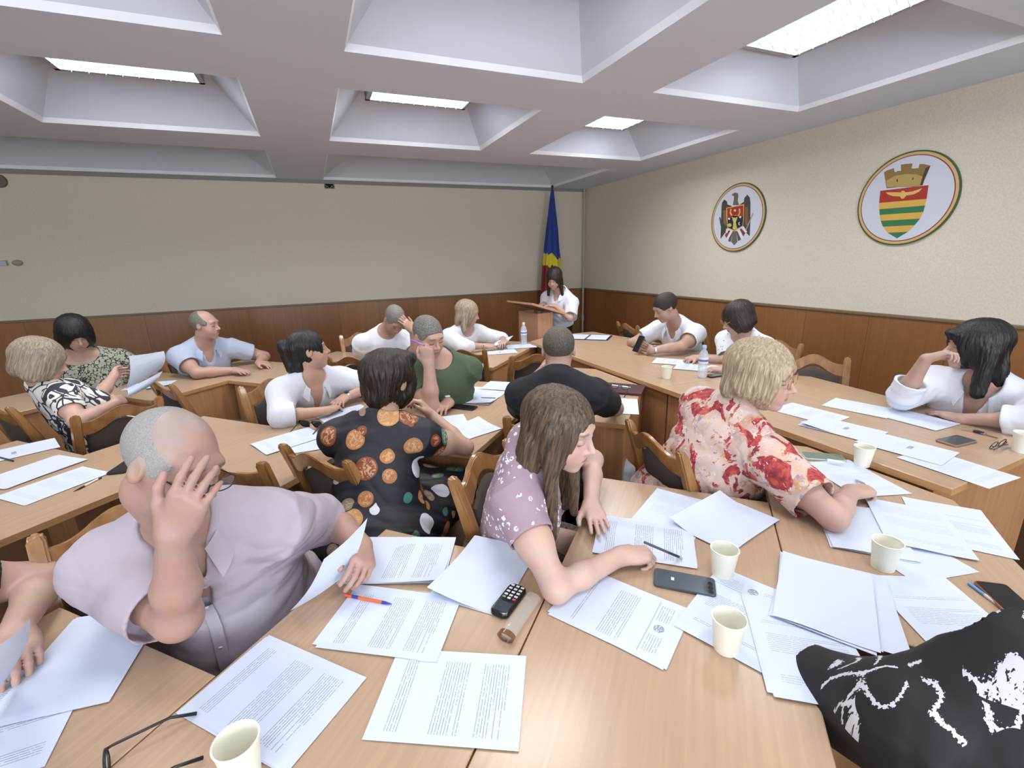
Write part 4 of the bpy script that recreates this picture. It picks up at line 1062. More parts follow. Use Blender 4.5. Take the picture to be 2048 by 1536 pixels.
people['polo'] = person('person', 'close-cropped person seen from behind in a black polo shirt', yy_(1117, 700, 2.0), dirv(62, -14), 0, yy_(1115, 765, 1.93), None, 62,
    {'R': (zz(1248, 838, .79), zz(1225, 800, .79), dz((1225, 800), (1190, 780), .78), DN, 'relax'), 'L': (A3((1.02, 2.22, .84)), yy_(1076, 752, 2.12), yy_(1094, 722, 2.14)-yy_(1076, 752, 2.12), (.8, -.3, 0), 'curl')},
    fem=False, w=.93, vox=.0045, tone='#c99880', hair=dict(CUT, mat=hair_mat('hair_crop_dark', '#3c3630', '#6c655c', .7, (240, 240, 240)), nape=-.03, side=.01), top=dict(mat=C_BLACK, neck='collar', flare=1.45, g=.014), bottom=dict(mat=C_DARK))
people['blouse'] = person('person', 'blonde person in a white blouse reading a sheet at the back desks', yy_(936, 626, 4.38), dirv(-28, -16), 0, yy_(928, 660, 4.46), None, -68,
    {'R': (zz(918, 705, .80), zz(970, 692, .80), dz((972, 690), (992, 690), .8), (0, .4, -1), 'grip'), 'L': (zz(990, 676, .82), zz(1010, 683, .82), dz((1010, 683), (998, 690), .82), DN, 'relax')},
    w=1.15, vox=.0055, tone='#cfa08a', bust=.065, hair=dict(mat=H_ASH, th=.014, front=.045, zlo=-.26, fc=(0, .145, -.058), fr=(.068, .112, .10), add=[('+', ell((0, -.03, .03), (.092, .108, .092)), .02), ('+', cone((.068, -.02, -.03), (.080, .02, -.16), .034, .020), .03), ('+', cone((-.068, -.02, -.03), (-.080, .02, -.16), .034, .020), .03), ('+', ell((0, -.075, -.07), (.08, .04, .09)), .03)]),
    top=dict(mat=C_WHITE, name='blouse', sleeve='long', neck='crew', tw=.45, g=.018, flare=1.7), bottom=dict(mat=C_DARK))
people['speaker'] = person('person', 'standing dark-haired person in a white shirt reading at the lectern', yy_(1108, 557, 4.80), dirv(-135, -22), 0, yy_(1121, 588, 4.88), (2.72, 4.97, .84), -150,
    {'R': (A3((2.64, 5.12, 1.0)), A3((2.50, 4.93, 1.09)), (-.8, -.5, -.1), DN, 'relax'), 'L': (A3((2.74, 4.60, .98)), A3((2.53, 4.72, 1.08)), (-.9, .3, .1), DN, 'relax')},
    w=1.0, vox=.0055, tone='#cfa08c', hs=.98, hair=dict(mat=H_DBR, th=.012, front=.048, zlo=-.30, fc=(0, .15, -.062), fr=(.068, .12, .10), add=[('+', ell((0, -.03, .035), (.088, .105, .09)), .02), ('+', cone((.066, -.02, -.03), (.088, .02, -.20), .032, .016), .03), ('+', cone((-.066, -.02, -.03), (-.088, .02, -.20), .032, .016), .03), ('+', ell((0, -.07, -.08), (.078, .04, .10)), .03)]),
    top=dict(mat=C_WHITE, sleeve='short', neck='collar', placket=1, frac=.92, flare=1.7, g=.018, hem=-.02, vdepth=.08), bottom=dict(mat=C_DARK),
    knees={'R': A3((2.93, 5.40, .46)), 'L': A3((3.10, 5.34, .46))}, ankles={'R': A3((2.95, 5.44, .10)), 'L': A3((3.12, 5.38, .10))})
people['phone'] = person('person', 'dark-haired person in a white short-sleeved shirt looking at a phone', yy_(1330, 615, 3.22), dirv(166, -28), 0, yy_(1354, 650, 3.28), (3.30, 3.36, .57), -165,
    {'L': (zz(1372, 710, .82), zz(1304, 701, .83), dz((1304, 701), (1280, 686), .84), (.1, .8, .1), 'grip'), 'R': (zz(1312, 676, .84), zz(1288, 690, .83), dz((1288, 690), (1270, 694), .84), (.1, -.9, 0), 'grip')},
    fem=False, w=1.02, vox=.0052, tone='#c99a80', hair=dict(CUT, mat=H_SHORT, th=.010, front=.062), top=dict(mat=C_WHITE, neck='collar', placket=1, flare=1.5, g=.015, vdepth=.09), bottom=dict(mat=C_DARK))
people['writer'] = person('person', 'person with short dark hair and glasses writing at the head table', yy_(1474, 636, 2.56), dirv(154, -26), 0, yy_(1488, 672, 2.60), (3.36, 2.66, .57), -172,
    {'L': (zz(1496, 742, .82), zz(1446, 738, .80), dz((1446, 738), (1412, 738), .79), DN, 'relax'), 'R': (zz(1420, 708, .83), zz(1388, 716, .81), dz((1388, 716), (1368, 720), .8), DN, 'pen')},
    w=1.05, vox=.005, tone='#cf9f88', hair=BOB(H_DBR, th=.013, front=.03, fr=(.064, .10, .088)), top=dict(mat=C_TINY, name='blouse', neck='crew', frac=.85, flare=1.5), bottom=dict(mat=C_DARK))
people['floral'] = person('person', 'short-haired blonde person in a red floral blouse and gold glasses writing', yy_(1524, 752, 1.16), dirv(-68, -6), 0, yy_(1466, 832, 1.24), (1.32, 1.36, .56), -2,
    {'R': (zz(1590, 1022, .80), zz(1700, 985, .79), dz((1700, 985), (1756, 976), .785), DN, 'pen'), 'L': (zz(1572, 905, .80), zz(1592, 940, .79), dz((1592, 940), (1625, 957), .78), DN, 'flat')},
    w=1.24, bl=1.04, vox=.0036, tone='#dba894', bust=.075, hs=1.02, hair=dict(mat=H_BLOND, th=.015, front=.052, strand=1.5, wamp=.003, fc=(0, .15, -.050), fr=(.072, .120, .106), add=[('+', ell((0, -.03, .04), (.096, .110, .092)), .02), ('+', ell((0, -.085, -.05), (.078, .045, .070)), .03), ('+', ell((.075, -.02, -.03), (.026, .05, .045)), .02), ('+', ell((-.075, -.02, -.03), (.026, .05, .045)), .02)]),
    top=dict(mat=C_RED, name='blouse', sleeve='short', neck='crew', frac=.72, flare=1.6, g=.016, amp=.005, vox=.005, dress=1, dlen=.6))
people['right'] = person('person', 'long black-haired person in a white shirt at the right, hand raised to the face', yy_(1948, 690, 1.20), dirv(138, -4), .04, yy_(1966, 768, 1.15), (3.34, 1.26, .57), -165,
    {'R': (zz(1822, 800, .82), yy_(1852, 718, 1.26), yy_(1896, 704, 1.20)-yy_(1852, 718, 1.26), (.3, -.8, -.3), 'curl'), 'L': (zz(2012, 862, .83), zz(1925, 838, .80), dz((1925, 838), (1875, 825), .79), DN, 'flat')},
    w=1.22, vox=.0042, tone='#cf9f88', bust=.075, hs=1.02, hair=dict(mat=H_BLACK, th=.015, front=.042, zlo=-.36, fc=(0, .150, -.058), fr=(.068, .118, .10), add=[('+', ell((0, -.035, .03), (.098, .115, .098)), .02), ('+', cone((.070, -.03, -.02), (.092, .0, -.22), .045, .030), .03), ('+', cone((-.070, -.03, -.02), (-.092, .0, -.22), .045, .030), .03), ('+', ell((0, -.085, -.13), (.10, .045, .16)), .03), ('+', ell((0, .085, .062), (.05, .03, .022)), .02)]),
    top=dict(mat=C_WHITE, sleeve='elbow', neck='collar', vdepth=.15, g=.020, tw=.40, flare=1.3, amp=.005), bottom=dict(mat=C_DARK))
people['girl'] = person('person', 'person with long brown hair in a lilac flowered blouse writing on a printed sheet', yy_(1122, 858, 1.12), dirv(-55, -14), 0, yy_(1060, 902, 1.24), (.52, 1.42, .56), -42,
    {'R': (zz(1090, 1136, .79), zz(1240, 1112, .785), dz((1240, 1112), (1310, 1106), .78), DN, 'pen'), 'L': (zz(1222, 955, .79), zz(1182, 1010, .79), dz((1182, 1010), (1205, 1062), .78), DN, 'flat')},
    w=.98, vox=.0034, tone='#deb09a', bust=.055, lips='#a8584f', hair=dict(mat=H_BROWN, th=.009, front=.068, zlo=-.40, wamp=.002, fc=(0, .150, -.045), fr=(.070, .122, .118), vox=.0034, add=[('+', ell((0, -.03, .03), (.086, .104, .088)), .02),
        ('+', cone((.070, .0, .0), (.078, .085, -.30), .028, .014), .03), ('+', cone((-.070, .0, .0), (-.078, .085, -.30), .028, .014), .03), ('+', cone((-.078, -.01, -.05), (-.095, .045, -.31), .026, .014), .03), ('+', cone((.062, -.05, -.05), (.075, -.02, -.26), .034, .022), .03), ('+', cone((-.062, -.05, -.05), (-.075, -.02, -.26), .034, .022), .03), ('+', ell((0, -.075, -.12), (.085, .035, .17)), .03)],
        cut=[('-', ell((0, .03, .135), (.0015, .11, .03)), .006)]),
    top=dict(mat=C_LIL, name='blouse', sleeve='cap', neck='v', frac=.42, flare=1.5, g=.012, vdepth=.16, vox=.004), bottom=dict(mat=C_SKIRT, name='skirt', skirt=1))
people['bald'] = person('person', 'grey-cropped heavy person in a lilac-grey shirt with a hand over the eyes', yy_(347, 926, 1.14), dirv(-38, -20), .22, yy_(374, 1040, 1.27), (-.30, 1.55, .555), -92,
    {'R': (zz(335, 1262, .80), yy_(348, 1068, 1.01), yy_(396, 958, .98)-yy_(348, 1068, 1.01), (.35, .95, .2), 'relax'), 'L': (yy_(655, 1062, 1.42), zz(722, 1090, .83), dz((722, 1090), (728, 1135), .80), (-.6, -.2, -.7), 'grip')},
    fem=False, w=1.17, wa=.98, vox=.0036, tone='#c4917c', belly=.09, sh={'L': yy_(548, 1052, 1.27)}, stub='#a8948a', scalp=('#a3a1a0', .45), hs=.99, hair=dict(CUT, mat=H_SILV, th=.0018, front=.060, bald=(.075, .085, .060), nape=-.085, side=-.015), top=dict(mat=C_PINKG, neck='collar', placket=1, flare=1.35, g=.016, frac=.84, amp=.006, vox=.0045, vdepth=.16), bottom=dict(mat=C_DARK))
people['leftedge'] = person('person', 'person cut off by the left edge, only forearm and hand with a sheet in view', A3((-1.16, 1.20, 1.12)), dirv(-60, -30), 0, A3((-1.18, 1.32, .98)), (-1.20, 1.52, .56), -80,
    {'R': (A3((-1.30, 1.12, .80)), A3((-1.15, .95, .80)), (.6, -.6, 0), DN, 'relax'), 'L': (zz(-40, 1205, .82), zz(30, 1262, .81), dz((30, 1262), (52, 1345), .78), (-.3, .2, -.9), 'grip')},
    fem=False, w=1.05, vox=.0045, tone='#c99a82', hair=dict(CUT, mat=H_SHORT, th=.008), top=dict(mat=C_BLACK, neck='crew', name='t_shirt', frac=.6), bottom=dict(mat=C_DARK))
people['strokes'] = person('person', 'person cut off by the lower right corner in black cloth with white brush strokes', A3((1.20, .17, 1.09)), dirv(60, -25), 0, A3((1.02, .23, .94)), (1.10, -.01, .52), 64,
    {'R': (A3((1.36, .02, .70)), A3((1.30, .22, .62)), (0, 1, 0), DN, 'relax'), 'L': (A3((.80, .30, .66)), A3((1.10, .36, .62)), (1, .4, 0), DN, 'relax')},
    w=1.35, wa=1.1, vox=.005, tone='#c99a82', bust=.08, hair=BOB(H_DBR), top=dict(mat=C_STR, name='blouse', neck='crew', sleeve='elbow', g=.022, flare=1.6, amp=.006, dress=1))

# ------------------------------------------------------------------ paper
def paper_mat(name, kind, ink='#3c3e48', strength=.6):
    m, nt, b = new_mat(name); tc = N(nt, 'ShaderNodeTexCoord'); sp = N(nt, 'ShaderNodeSeparateXYZ'); lk(nt, tc.outputs['Object'], sp.inputs[0])
    x, y = sp.outputs[0], sp.outputs[1]; b.inputs['Roughness'].default_value = .6
    white = '#cbd3e6'
    if kind == 'blank': b.inputs['Base Color'].default_value = rgb(white); return m
    def band(v, lo, hi): return mth(nt, 'MULTIPLY', mth(nt, 'GREATER_THAN', v, lo), mth(nt, 'LESS_THAN', v, hi))
    pitch = .0058; rw = mth(nt, 'DIVIDE', y, pitch); row = mth(nt, 'FLOOR', rw); fr = mth(nt, 'FRACT', rw)
    line = band(fr, .33, .60)
    cb = N(nt, 'ShaderNodeCombineXYZ'); lk(nt, mth(nt, 'MULTIPLY', x, 190), cb.inputs[0]); lk(nt, mth(nt, 'MULTIPLY', row, 7.3), cb.inputs[1])
    w = nse(nt, cb.outputs[0], 1.0, 2); word = mth(nt, 'GREATER_THAN', w.outputs['Fac'], .40)
    wn = N(nt, 'ShaderNodeTexWhiteNoise', noise_dimensions='1D'); lk(nt, row, wn.inputs['W'])
    endx = mth(nt, 'SUBTRACT', .086, mth(nt, 'MULTIPLY', mth(nt, 'GREATER_THAN', wn.outputs['Value'], .8), mth(nt, 'MULTIPLY', wn.outputs['Value'], .07)))
    area_ = {'text': (-.118, .125), 'half': (-.02, .10), 'table': (-.11, .07), 'letter': (-.10, .045), 'faint': (-.11, .12), 'low': (-.125, .02)}.get(kind, (0, 0))
    k = mth(nt, 'MULTIPLY', mth(nt, 'MULTIPLY', line, word), mth(nt, 'MULTIPLY', band(y, *area_), mth(nt, 'MULTIPLY', mth(nt, 'GREATER_THAN', x, -.078), mth(nt, 'LESS_THAN', x, endx))))
    gap = N(nt, 'ShaderNodeTexWhiteNoise', noise_dimensions='1D'); lk(nt, mth(nt, 'FLOOR', mth(nt, 'DIVIDE', row, 5.0)), gap.inputs['W'])
    k = mth(nt, 'MULTIPLY', k, mth(nt, 'SUBTRACT', 1., mth(nt, 'MULTIPLY', mth(nt, 'LESS_THAN', gap.outputs['Value'], .16), mth(nt, 'GREATER_THAN', fr, -1.))))
    if kind == 'letter':
        rule = mth(nt, 'MULTIPLY', band(y, .0745, .0762), band(x, -.09, .09))
        logo = mth(nt, 'MULTIPLY', mth(nt, 'LESS_THAN', mth(nt, 'ADD', mth(nt, 'POWER', x, 2.), mth(nt, 'POWER', mth(nt, 'SUBTRACT', y, .098), 2.)), .00016), mth(nt, 'GREATER_THAN', nse(nt, tc.outputs['Object'], 260, 1).outputs['Fac'], .42))
        head = mth(nt, 'MULTIPLY', mth(nt, 'MULTIPLY', line, word), mth(nt, 'MULTIPLY', band(y, .082, .118), mth(nt, 'GREATER_THAN', mth(nt, 'ABSOLUTE', x), .025)))
        head = mth(nt, 'MULTIPLY', head, mth(nt, 'LESS_THAN', mth(nt, 'ABSOLUTE', x), .08))
        k = mth(nt, 'MAXIMUM', k, mth(nt, 'MAXIMUM', rule, mth(nt, 'MAXIMUM', logo, head)))
    if kind == 'logo':
        k = mth(nt, 'MULTIPLY', mth(nt, 'MULTIPLY', band(x, -.012, .034), band(y, -.02, -.002)), mth(nt, 'GREATER_THAN', nse(nt, tc.outputs['Object'], 150, 2).outputs['Fac'], .40))
        k2 = mth(nt, 'MULTIPLY', mth(nt, 'MULTIPLY', mth(nt, 'MULTIPLY', line, word), band(y, .01, .04)), band(x, -.02, .05)); k = mth(nt, 'MAXIMUM', k, mth(nt, 'MULTIPLY', k2, .35))
    if kind == 'faint': strength = .28
    c = mixc(nt, mth(nt, 'MULTIPLY', k, strength), white, ink); lk(nt, c, b.inputs['Base Color']); return m
PM = {k: paper_mat('paper_'+k, k) for k in ('blank', 'text', 'half', 'table', 'letter', 'faint', 'logo', 'low')}
PM['table'] = paper_mat('paper_table', 'table', strength=.4)
def sheet_mesh(w, h, bend, n=12):
    vs, fs = [], []
    for j in range(n+1):
        for i in range(n+1):
            x, y = -w/2+w*i/n, -h/2+h*j/n; vs.append((x, y, bend(x/w+.5, y/h+.5)))
    for j in range(n):
        for i in range(n): a = j*(n+1)+i; fs.append((a, a+1, a+n+2, a+n+1))
    return vs, fs
def BND(kind):
    r = random.Random(kind)
    if kind == 'flat' or kind is None: return lambda u, v: .0006*math.sin(5*u+3*v)+.0006
    if kind == 'c_tr': return lambda u, v: .0006+.030*max(0, u+v-1.35)**1.6
    if kind == 'c_tl': return lambda u, v: .0006+.030*max(0, (1-u)+v-1.35)**1.6
    if kind == 'c_br': return lambda u, v: .0006+.045*max(0, u+(1-v)-1.25)**1.5
    if kind == 'c_bl': return lambda u, v: .0006+.045*max(0, 2-u-v-1.25)**1.5
    if kind == 'left': return lambda u, v: .0006+.05*max(0, .35-u)**1.5*2.0
    if kind == 'wave': return lambda u, v: .0012+.0022*(1+math.sin(6*u+1.5*v))
    if kind == 'arch': return lambda u, v: .0008+.016*math.sin(PI*min(1, u*1.3))**2*(1-.5*v)
def sheet(c, top, kind, label, layer=0, bend='flat', z=TZ, under=0, size=(.21, .297), group='loose sheets of paper'):
    """c: pixel of the sheet's middle, top: pixel of the middle of its top edge"""
    P, Q = at_z(*c, z), at_z(*top, z); d = Q-P; rz = math.atan2(d.y, d.x)-PI/2
    vs, fs = sheet_mesh(*size, BND(bend))
    for k in range(under, 0, -1):
        v2, f2 = sheet_mesh(*size, BND('flat'))
        o = link_mesh('paper_sheet', v2, f2, PM['blank'], smooth=True)
        a = random.Random(label+str(k)); rr = rz+a.uniform(-.05, .05)
        o.location = (P.x+a.uniform(-.008, .008), P.y+a.uniform(-.008, .008), z+.0010+.0012*(layer-.3*k)); o.rotation_euler = (0, 0, rr)
        ws = label.split()[:11]
        while ws[-1] in ('a', 'the', 'of', 'to', 'and', 'in', 'on', 'by', 'with', 'under', 'two', 'its', 'small', 'grey', 'person', 'blue'): ws.pop()
        tag(o, ('sheet just under the ', 'second sheet under the ', 'third sheet under the ')[k-1]+' '.join(ws), 'paper', 'sheets lying under other sheets')
    o = link_mesh('paper_sheet', vs, fs, PM[kind], smooth=True); o.location = (P.x, P.y, z+.0010+.0012*layer); o.rotation_euler = (0, 0, rz)
    return tag(o, label, 'paper', group)
SH = [
 ((550, 1388), (648, 1438), 'text', 'printed sheet at the bottom edge between the folded glasses and cup', 1, 'flat', TZ, 2),
 ((903, 1390), (1052, 1400), 'text', 'large printed sheet lying closest to the bottom centre', 1, 'flat', TZ, 0),
 ((787, 1243), (903, 1256), 'text', 'printed sheet with the orange and blue pen on it', 2, 'flat', TZ, 1),
 ((800, 1122), (905, 1124), 'text', 'top printed sheet of the pile beside the bald person\'s left hand', 4, 'c_tr', TZ, 3),
 ((972, 1142), (1012, 1080), 'blank', 'blank sheet with a curled edge above the keypad phone', 1, 'c_bl', TZ, 1),
 ((1288, 1082), (1385, 1096), 'text', 'printed sheet under the long-haired person\'s hands', 2, 'arch', TZ, 1),
 ((1345, 1028), (1372, 990), 'faint', 'faintly printed sheet standing out behind the writing hand', 1, 'flat', TZ, 0),
 ((1448, 1045), (1508, 1008), 'blank', 'blank sheet with a lifted left edge behind a paper cup', 3, 'left', TZ, 2),
 ((1240, 1226), (1343, 1270), 'letter', 'letterhead sheet with a rule and small crest beside the silver phone', 1, 'flat', TZ, 1),
 ((1648, 1197), (1650, 1112), 'blank', 'uppermost blank sheet of the fanned pile at the front right', 6, 'wave', TZ, 2),
 ((1690, 1205), (1672, 1120), 'blank', 'blank sheet turned a little clockwise under the fanned pile', 4, 'flat', TZ, 1),
 ((1480, 1228), (1515, 1172), 'letter', 'half-covered letterhead sheet behind the frontmost right cup', 2, 'flat', TZ, 0),
 ((1612, 1298), (1580, 1226), 'table', 'sheet with a printed table hanging over the desk edge', 3, 'flat', TZ, 1),
 ((1893, 1235), (1802, 1150), 'table', 'long printed sheet touching the black and white sleeve', 1, 'flat', TZ, 0),
 ((1720, 1058), (1692, 1008), 'blank', 'broad blank sheet left of the cup among the floral person\'s papers', 2, 'wave', TZ, 2),
 ((1830, 1055), (1800, 1008), 'faint', 'sheet overlapping the middle of the floral person\'s paper spread', 3, 'wave', TZ, 0),
 ((1905, 1050), (1880, 1008), 'table', 'rightmost printed sheet of the floral person\'s paper spread', 1, 'flat', TZ, 1),
 ((1790, 1092), (1745, 1065), 'blank', 'blank sheet sticking out at the bottom of the paper spread', 0, 'flat', TZ, 0),
 ((1705, 955), (1662, 930), 'faint', 'sheet under the floral person\'s writing hand', 1, 'flat', TZ, 1),
 ((1618, 827), (1660, 838), 'faint', 'sheet farthest left of the six on the head table', 1, 'flat', HZ, 1),
 ((1719, 816), (1770, 826), 'blank', 'blank sheet farthest back of the six on the head table', 1, 'flat', HZ, 0),
 ((1825, 837), (1868, 848), 'blank', 'blank sheet before the black-haired person\'s elbow', 1, 'flat', HZ, 0),
 ((1685, 858), (1632, 845), 'logo', 'sheet with a small grey crest, second from the head table\'s edge', 2, 'c_tl', HZ, 2),
 ((1812, 896), (1758, 882), 'logo', 'sheet with a small grey crest beside the paper cup', 2, 'flat', HZ, 1),
 ((1910, 935), (1848, 915), 'faint', 'sheet nearest the corner of the head table', 1, 'flat', HZ, 0),
 ((1346, 724), (1318, 722), 'faint', 'sheet under the writing hand of the person in glasses', 1, 'flat', HZ, 0),
 ((1392, 736), (1356, 733), 'text', 'sheet beside the bottle on the head table', 2, 'flat', HZ, 0),
 ((1452, 741), (1430, 738), 'blank', 'sheet half hidden behind the blonde hair on the head table', 1, 'flat', HZ, 0),
 ((1002, 704), (1034, 702), 'logo', 'sheet with a grey mark at the near edge of the back right desk', 1, 'flat', TZ, 0),
 ((1042, 693), (1062, 692), 'faint', 'sheet beside the bottle on the back right desk', 2, 'flat', TZ, 1),
 ((948, 798), (990, 801), 'faint', 'curled sheet just above the black phone', 3, 'c_tr', TZ, 1),
 ((968, 784), (1000, 786), 'faint', 'sheet in the middle of the person in green\'s papers', 1, 'flat', TZ, 0),
 ((1010, 774), (1040, 776), 'faint', 'sheet reaching under the black polo shirt', 2, 'wave', TZ, 0),
 ((935, 862), (975, 850), 'faint', 'booklet sheet right of the coin-print dress', 2, 'c_tl', TZ, 1),
 ((898, 850), (890, 832), 'blank', 'turned page beside the bare elbow of the coin-dress person', 1, 'flat', TZ, 0),
 ((578, 882), (625, 868), 'faint', 'sheet under the sunglasses', 1, 'wave', TZ, 0),
 ((645, 884), (688, 878), 'blank', 'sheet right of the sunglasses by the coin-print dress', 2, 'flat', TZ, 1),
 ((690, 828), (742, 815), 'faint', 'sheet at the hands of the black-haired person in white', 1, 'flat', TZ, 0),
 ((34, 904), (78, 894), 'logo', 'sheet with a grey crest at the left edge', 1, 'flat', TZ, 0),
 ((65, 944), (128, 922), 'blank', 'upper sheet of the left-edge pile', 3, 'flat', TZ, 2),
 ((112, 970), (180, 945), 'faint', 'printed sheet nearest the black pen at the left', 1, 'flat', TZ, 1),
 ((1240, 812), (1240, 796), 'blank', 'white sheet under the purple folder', 1, 'c_tl', TZ, 0),
 ((300, 771), (335, 768), 'faint', 'sheet lying below the held-up sheets at the back left', 1, 'flat', TZ, 1),
 ((175, 1315), (215, 1262), 'blank', 'top blank sheet of the pile by the bald person\'s elbow', 3, 'flat', TZ, 3),
 ((25, 1440), (50, 1400), 'text', 'printed sheet cut off by the lower left corner', 1, 'flat', TZ, 0),
]
for s_ in SH: sheet(*s_[:4], layer=s_[4], bend=s_[5], z=s_[6], under=s_[7])

def held(pts, bow, kind, label, n=12):
    """a sheet held in the air: four corners (bottom left, bottom right, top right, top left) and how far it bows"""
    p = [A3(q) for q in pts]; c = sum(p)/4; ex = nrm(p[1]-p[0]+p[2]-p[3]); ey = p[3]-p[0]+p[2]-p[1]; ey = nrm(ey-ex*(ex@ey)); ez = np.cross(ex, ey)
    M = np.stack([ex, ey, ez], 1); vs, fs = [], []
    for j in range(n+1):
        for i in range(n+1):
            u, v = i/n, j/n; q = p[0]*(1-u)*(1-v)+p[1]*u*(1-v)+p[2]*u*v+p[3]*(1-u)*v
            vs.append((q-c)@M+A3((0, 0, bow*math.sin(PI*v)+bow*.5*math.sin(PI*u))))
    for j in range(n):
        for i in range(n): a = j*(n+1)+i; fs.append((a, a+1, a+n+2, a+n+1))
    o = link_mesh('paper_sheet', vs, fs, PM[kind], smooth=True); o.matrix_world = Matrix([list(M[i])+[c[i]] for i in range(3)]+[[0, 0, 0, 1]])
    return tag(o, label, 'paper', 'sheets held in the hand')
Y_ = at_y
held([Y_(580, 1222, 1.16), at_z(690, 1150, .80), Y_(735, 1036, 1.20), Y_(648, 1118, 1.12)], .012, 'blank', 'sheet bent upright in the bald person\'s left hand')
held([Y_(251, 778, 3.30), Y_(322, 738, 3.48), Y_(328, 702, 3.50), Y_(258, 712, 3.32)], .02, 'faint', 'upper sheet held up by the person in the black and white dress')
held([Y_(252, 796, 3.25), Y_(300, 772, 3.40), Y_(325, 742, 3.46), Y_(254, 778, 3.28)], .01, 'blank', 'folded lower page of the sheets held up at the left')
held([at_z(983, 693, .80), at_z(1012, 688, .80), Y_(1027, 671, 4.42), Y_(996, 682, 4.30)], .006, 'faint', 'sheet read by the blonde person in the white blouse')
held([at_z(-40, 1420, .80), at_z(20, 1330, .80), Y_(60, 1236, 1.02), Y_(-20, 1300, .95)], .012, 'blank', 'sheet lifted by the hand at the lower left corner')

# ------------------------------------------------------------------ cups, bottles
M_CUP = plain('cup_paper', '#eceadb', rough=.45, var=.03)
def cup():
    t = thing('paper_cup', 'x', 'cup')
    bm = bmesh.new(); H_ = .084
    add_lathe(bm, [(0, .004), (.0255, .004), (.0262, 0), (.0272, 0), (.0278, .006), (.0362, H_-.002), (.0352, H_-.002), (.0268, .007), (0, .0065)], 40)
    bm_obj('cup_body', bm, M_CUP, t, smooth=True, angle=35)
    bm = bmesh.new(); bmesh.ops.create_cone(bm, segments=3, radius1=0, radius2=0, depth=0) if False else None
    n = 40; m_ = 8; R_, r_ = .0362, .0017
    g = [[bm.verts.new(((R_+r_*math.cos(2*PI*j/m_))*math.cos(2*PI*i/n), (R_+r_*math.cos(2*PI*j/m_))*math.sin(2*PI*i/n), H_-.001+r_*math.sin(2*PI*j/m_))) for j in range(m_)] for i in range(n)]
    for i in range(n):
        for j in range(m_): bm.faces.new((g[i][j], g[(i+1) % n][j], g[(i+1) % n][(j+1) % m_], g[i][(j+1) % m_]))
    bm_obj('rim', bm, M_CUP, t, smooth=True)
    return t
c0_ = cup()
for i, (px, py, z, lab) in enumerate([(1450, 1097, TZ, 'white paper cup behind the silver phone'), (1776, 1083, TZ, 'white paper cup in front of the floral person\'s papers'), (1459, 1235, TZ, 'white paper cup casting a shadow on the front desk'),
        (1730, 893, TZ, 'white paper cup against the edge of the head table'), (1334, 733, HZ, 'small far white cup on the head table before the writing person'), (2046, 866, HZ, 'white cup cut off by the right edge of the picture'),
        (471, 1480, TZ, 'white paper cup standing at the bottom edge by the folded glasses')]):
    p = at_z(px, py, z+.084)
    if z == HZ and px > 2000: p = at_z(px+6, py, z+.084)
    if i == 0: c0_.location = (p.x, p.y, z+.0005); c0_['label'] = lab; c0_['group'] = 'white paper cups'
    else: dup(c0_, (p.x, p.y, z+.0005), i*1.3, lab, 'white paper cups')
M_PET = plain('bottle_plastic', '#dce6f2', rough=.05, alpha=.42, var=0)
M_LAB = plain('bottle_label', '#dfe6f2', rough=.4, var=0); M_LABB = plain('bottle_label_blue', '#5f78b8', rough=.4); M_CAP = plain('bottle_cap', '#a9bfe4', rough=.4)
def bottle(px, py, z, label, capm):
    p = at_z(px, py, z); t = thing('water_bottle', label, 'bottle', (p.x, p.y, z+.0005), 0, 'plastic water bottles')
    bm = bmesh.new(); pr = [(0, .004), (.022, .004), (.026, 0), (.031, .006), (.032, .02)]
    for k in range(5): pr += [(.0305, .03+k*.012), (.032, .036+k*.012)]
    pr += [(.031, .10), (.0325, .105), (.0325, .15), (.030, .163), (.022, .185), (.0135, .198), (.0125, .205), (.0125, .212)]
    add_lathe(bm, pr, 28); bm_obj('bottle_body', bm, M_PET, t, smooth=True)
    bm = bmesh.new(); add_lathe(bm, [(.0330, .106), (.0331, .149)], 28); bm_obj('wrap_label', bm, M_LAB, t, smooth=True)
    bm = bmesh.new(); add_lathe(bm, [(.0334, .118), (.0334, .132)], 28); bm_obj('label_band', bm, M_LABB, t, smooth=True)
    bm = bmesh.new(); add_lathe(bm, [(0, .228), (.013, .228), (.0145, .226), (.0145, .208), (.0128, .207)], 24); bm_obj('cap', bm, capm, t, smooth=True, angle=40)
bottle(1404, 755, HZ, 'clear water bottle with blue cap on the head table', M_CAP)
bottle(1048, 689, TZ, 'clear water bottle with white label before the lectern', plain('cap_white', '#e6e9f2', rough=.4))

# ------------------------------------------------------------------ phones, pens, glasses
def frame_px(c, d, z):
    P, Q = at_z(*c, z), at_z(*d, z); return P, math.atan2(Q.y-P.y, Q.x-P.x)
M_GLASSB = plain('phone_screen', '#14161c', rough=.08, var=0); M_PHB = plain('phone_black', '#1b1c20', rough=.3)
def rrect(L, W, r, levels, n=6):
    """stack of rounded rectangles; levels = (z, outward offset)"""
    bm = bmesh.new(); rings = []
    for z_, off in levels:
        ring = []
        for sx, sy, a0 in ((1, 1, 0), (-1, 1, PI/2), (-1, -1, PI), (1, -1, 1.5*PI)):
            for k in range(n+1):
                a = a0+PI/2*k/n; ring.append(bm.verts.new((sx*(L/2-r)+(r+off)*math.cos(a), sy*(W/2-r)+(r+off)*math.sin(a), z_)))
        rings.append(ring)
    m_ = len(rings[0])
    for A, B_ in zip(rings, rings[1:]):
        for k in range(m_): bm.faces.new((A[k], A[(k+1) % m_], B_[(k+1) % m_], B_[k]))
    bm.faces.new(rings[0][::-1]); bm.faces.new(rings[-1]); return bm
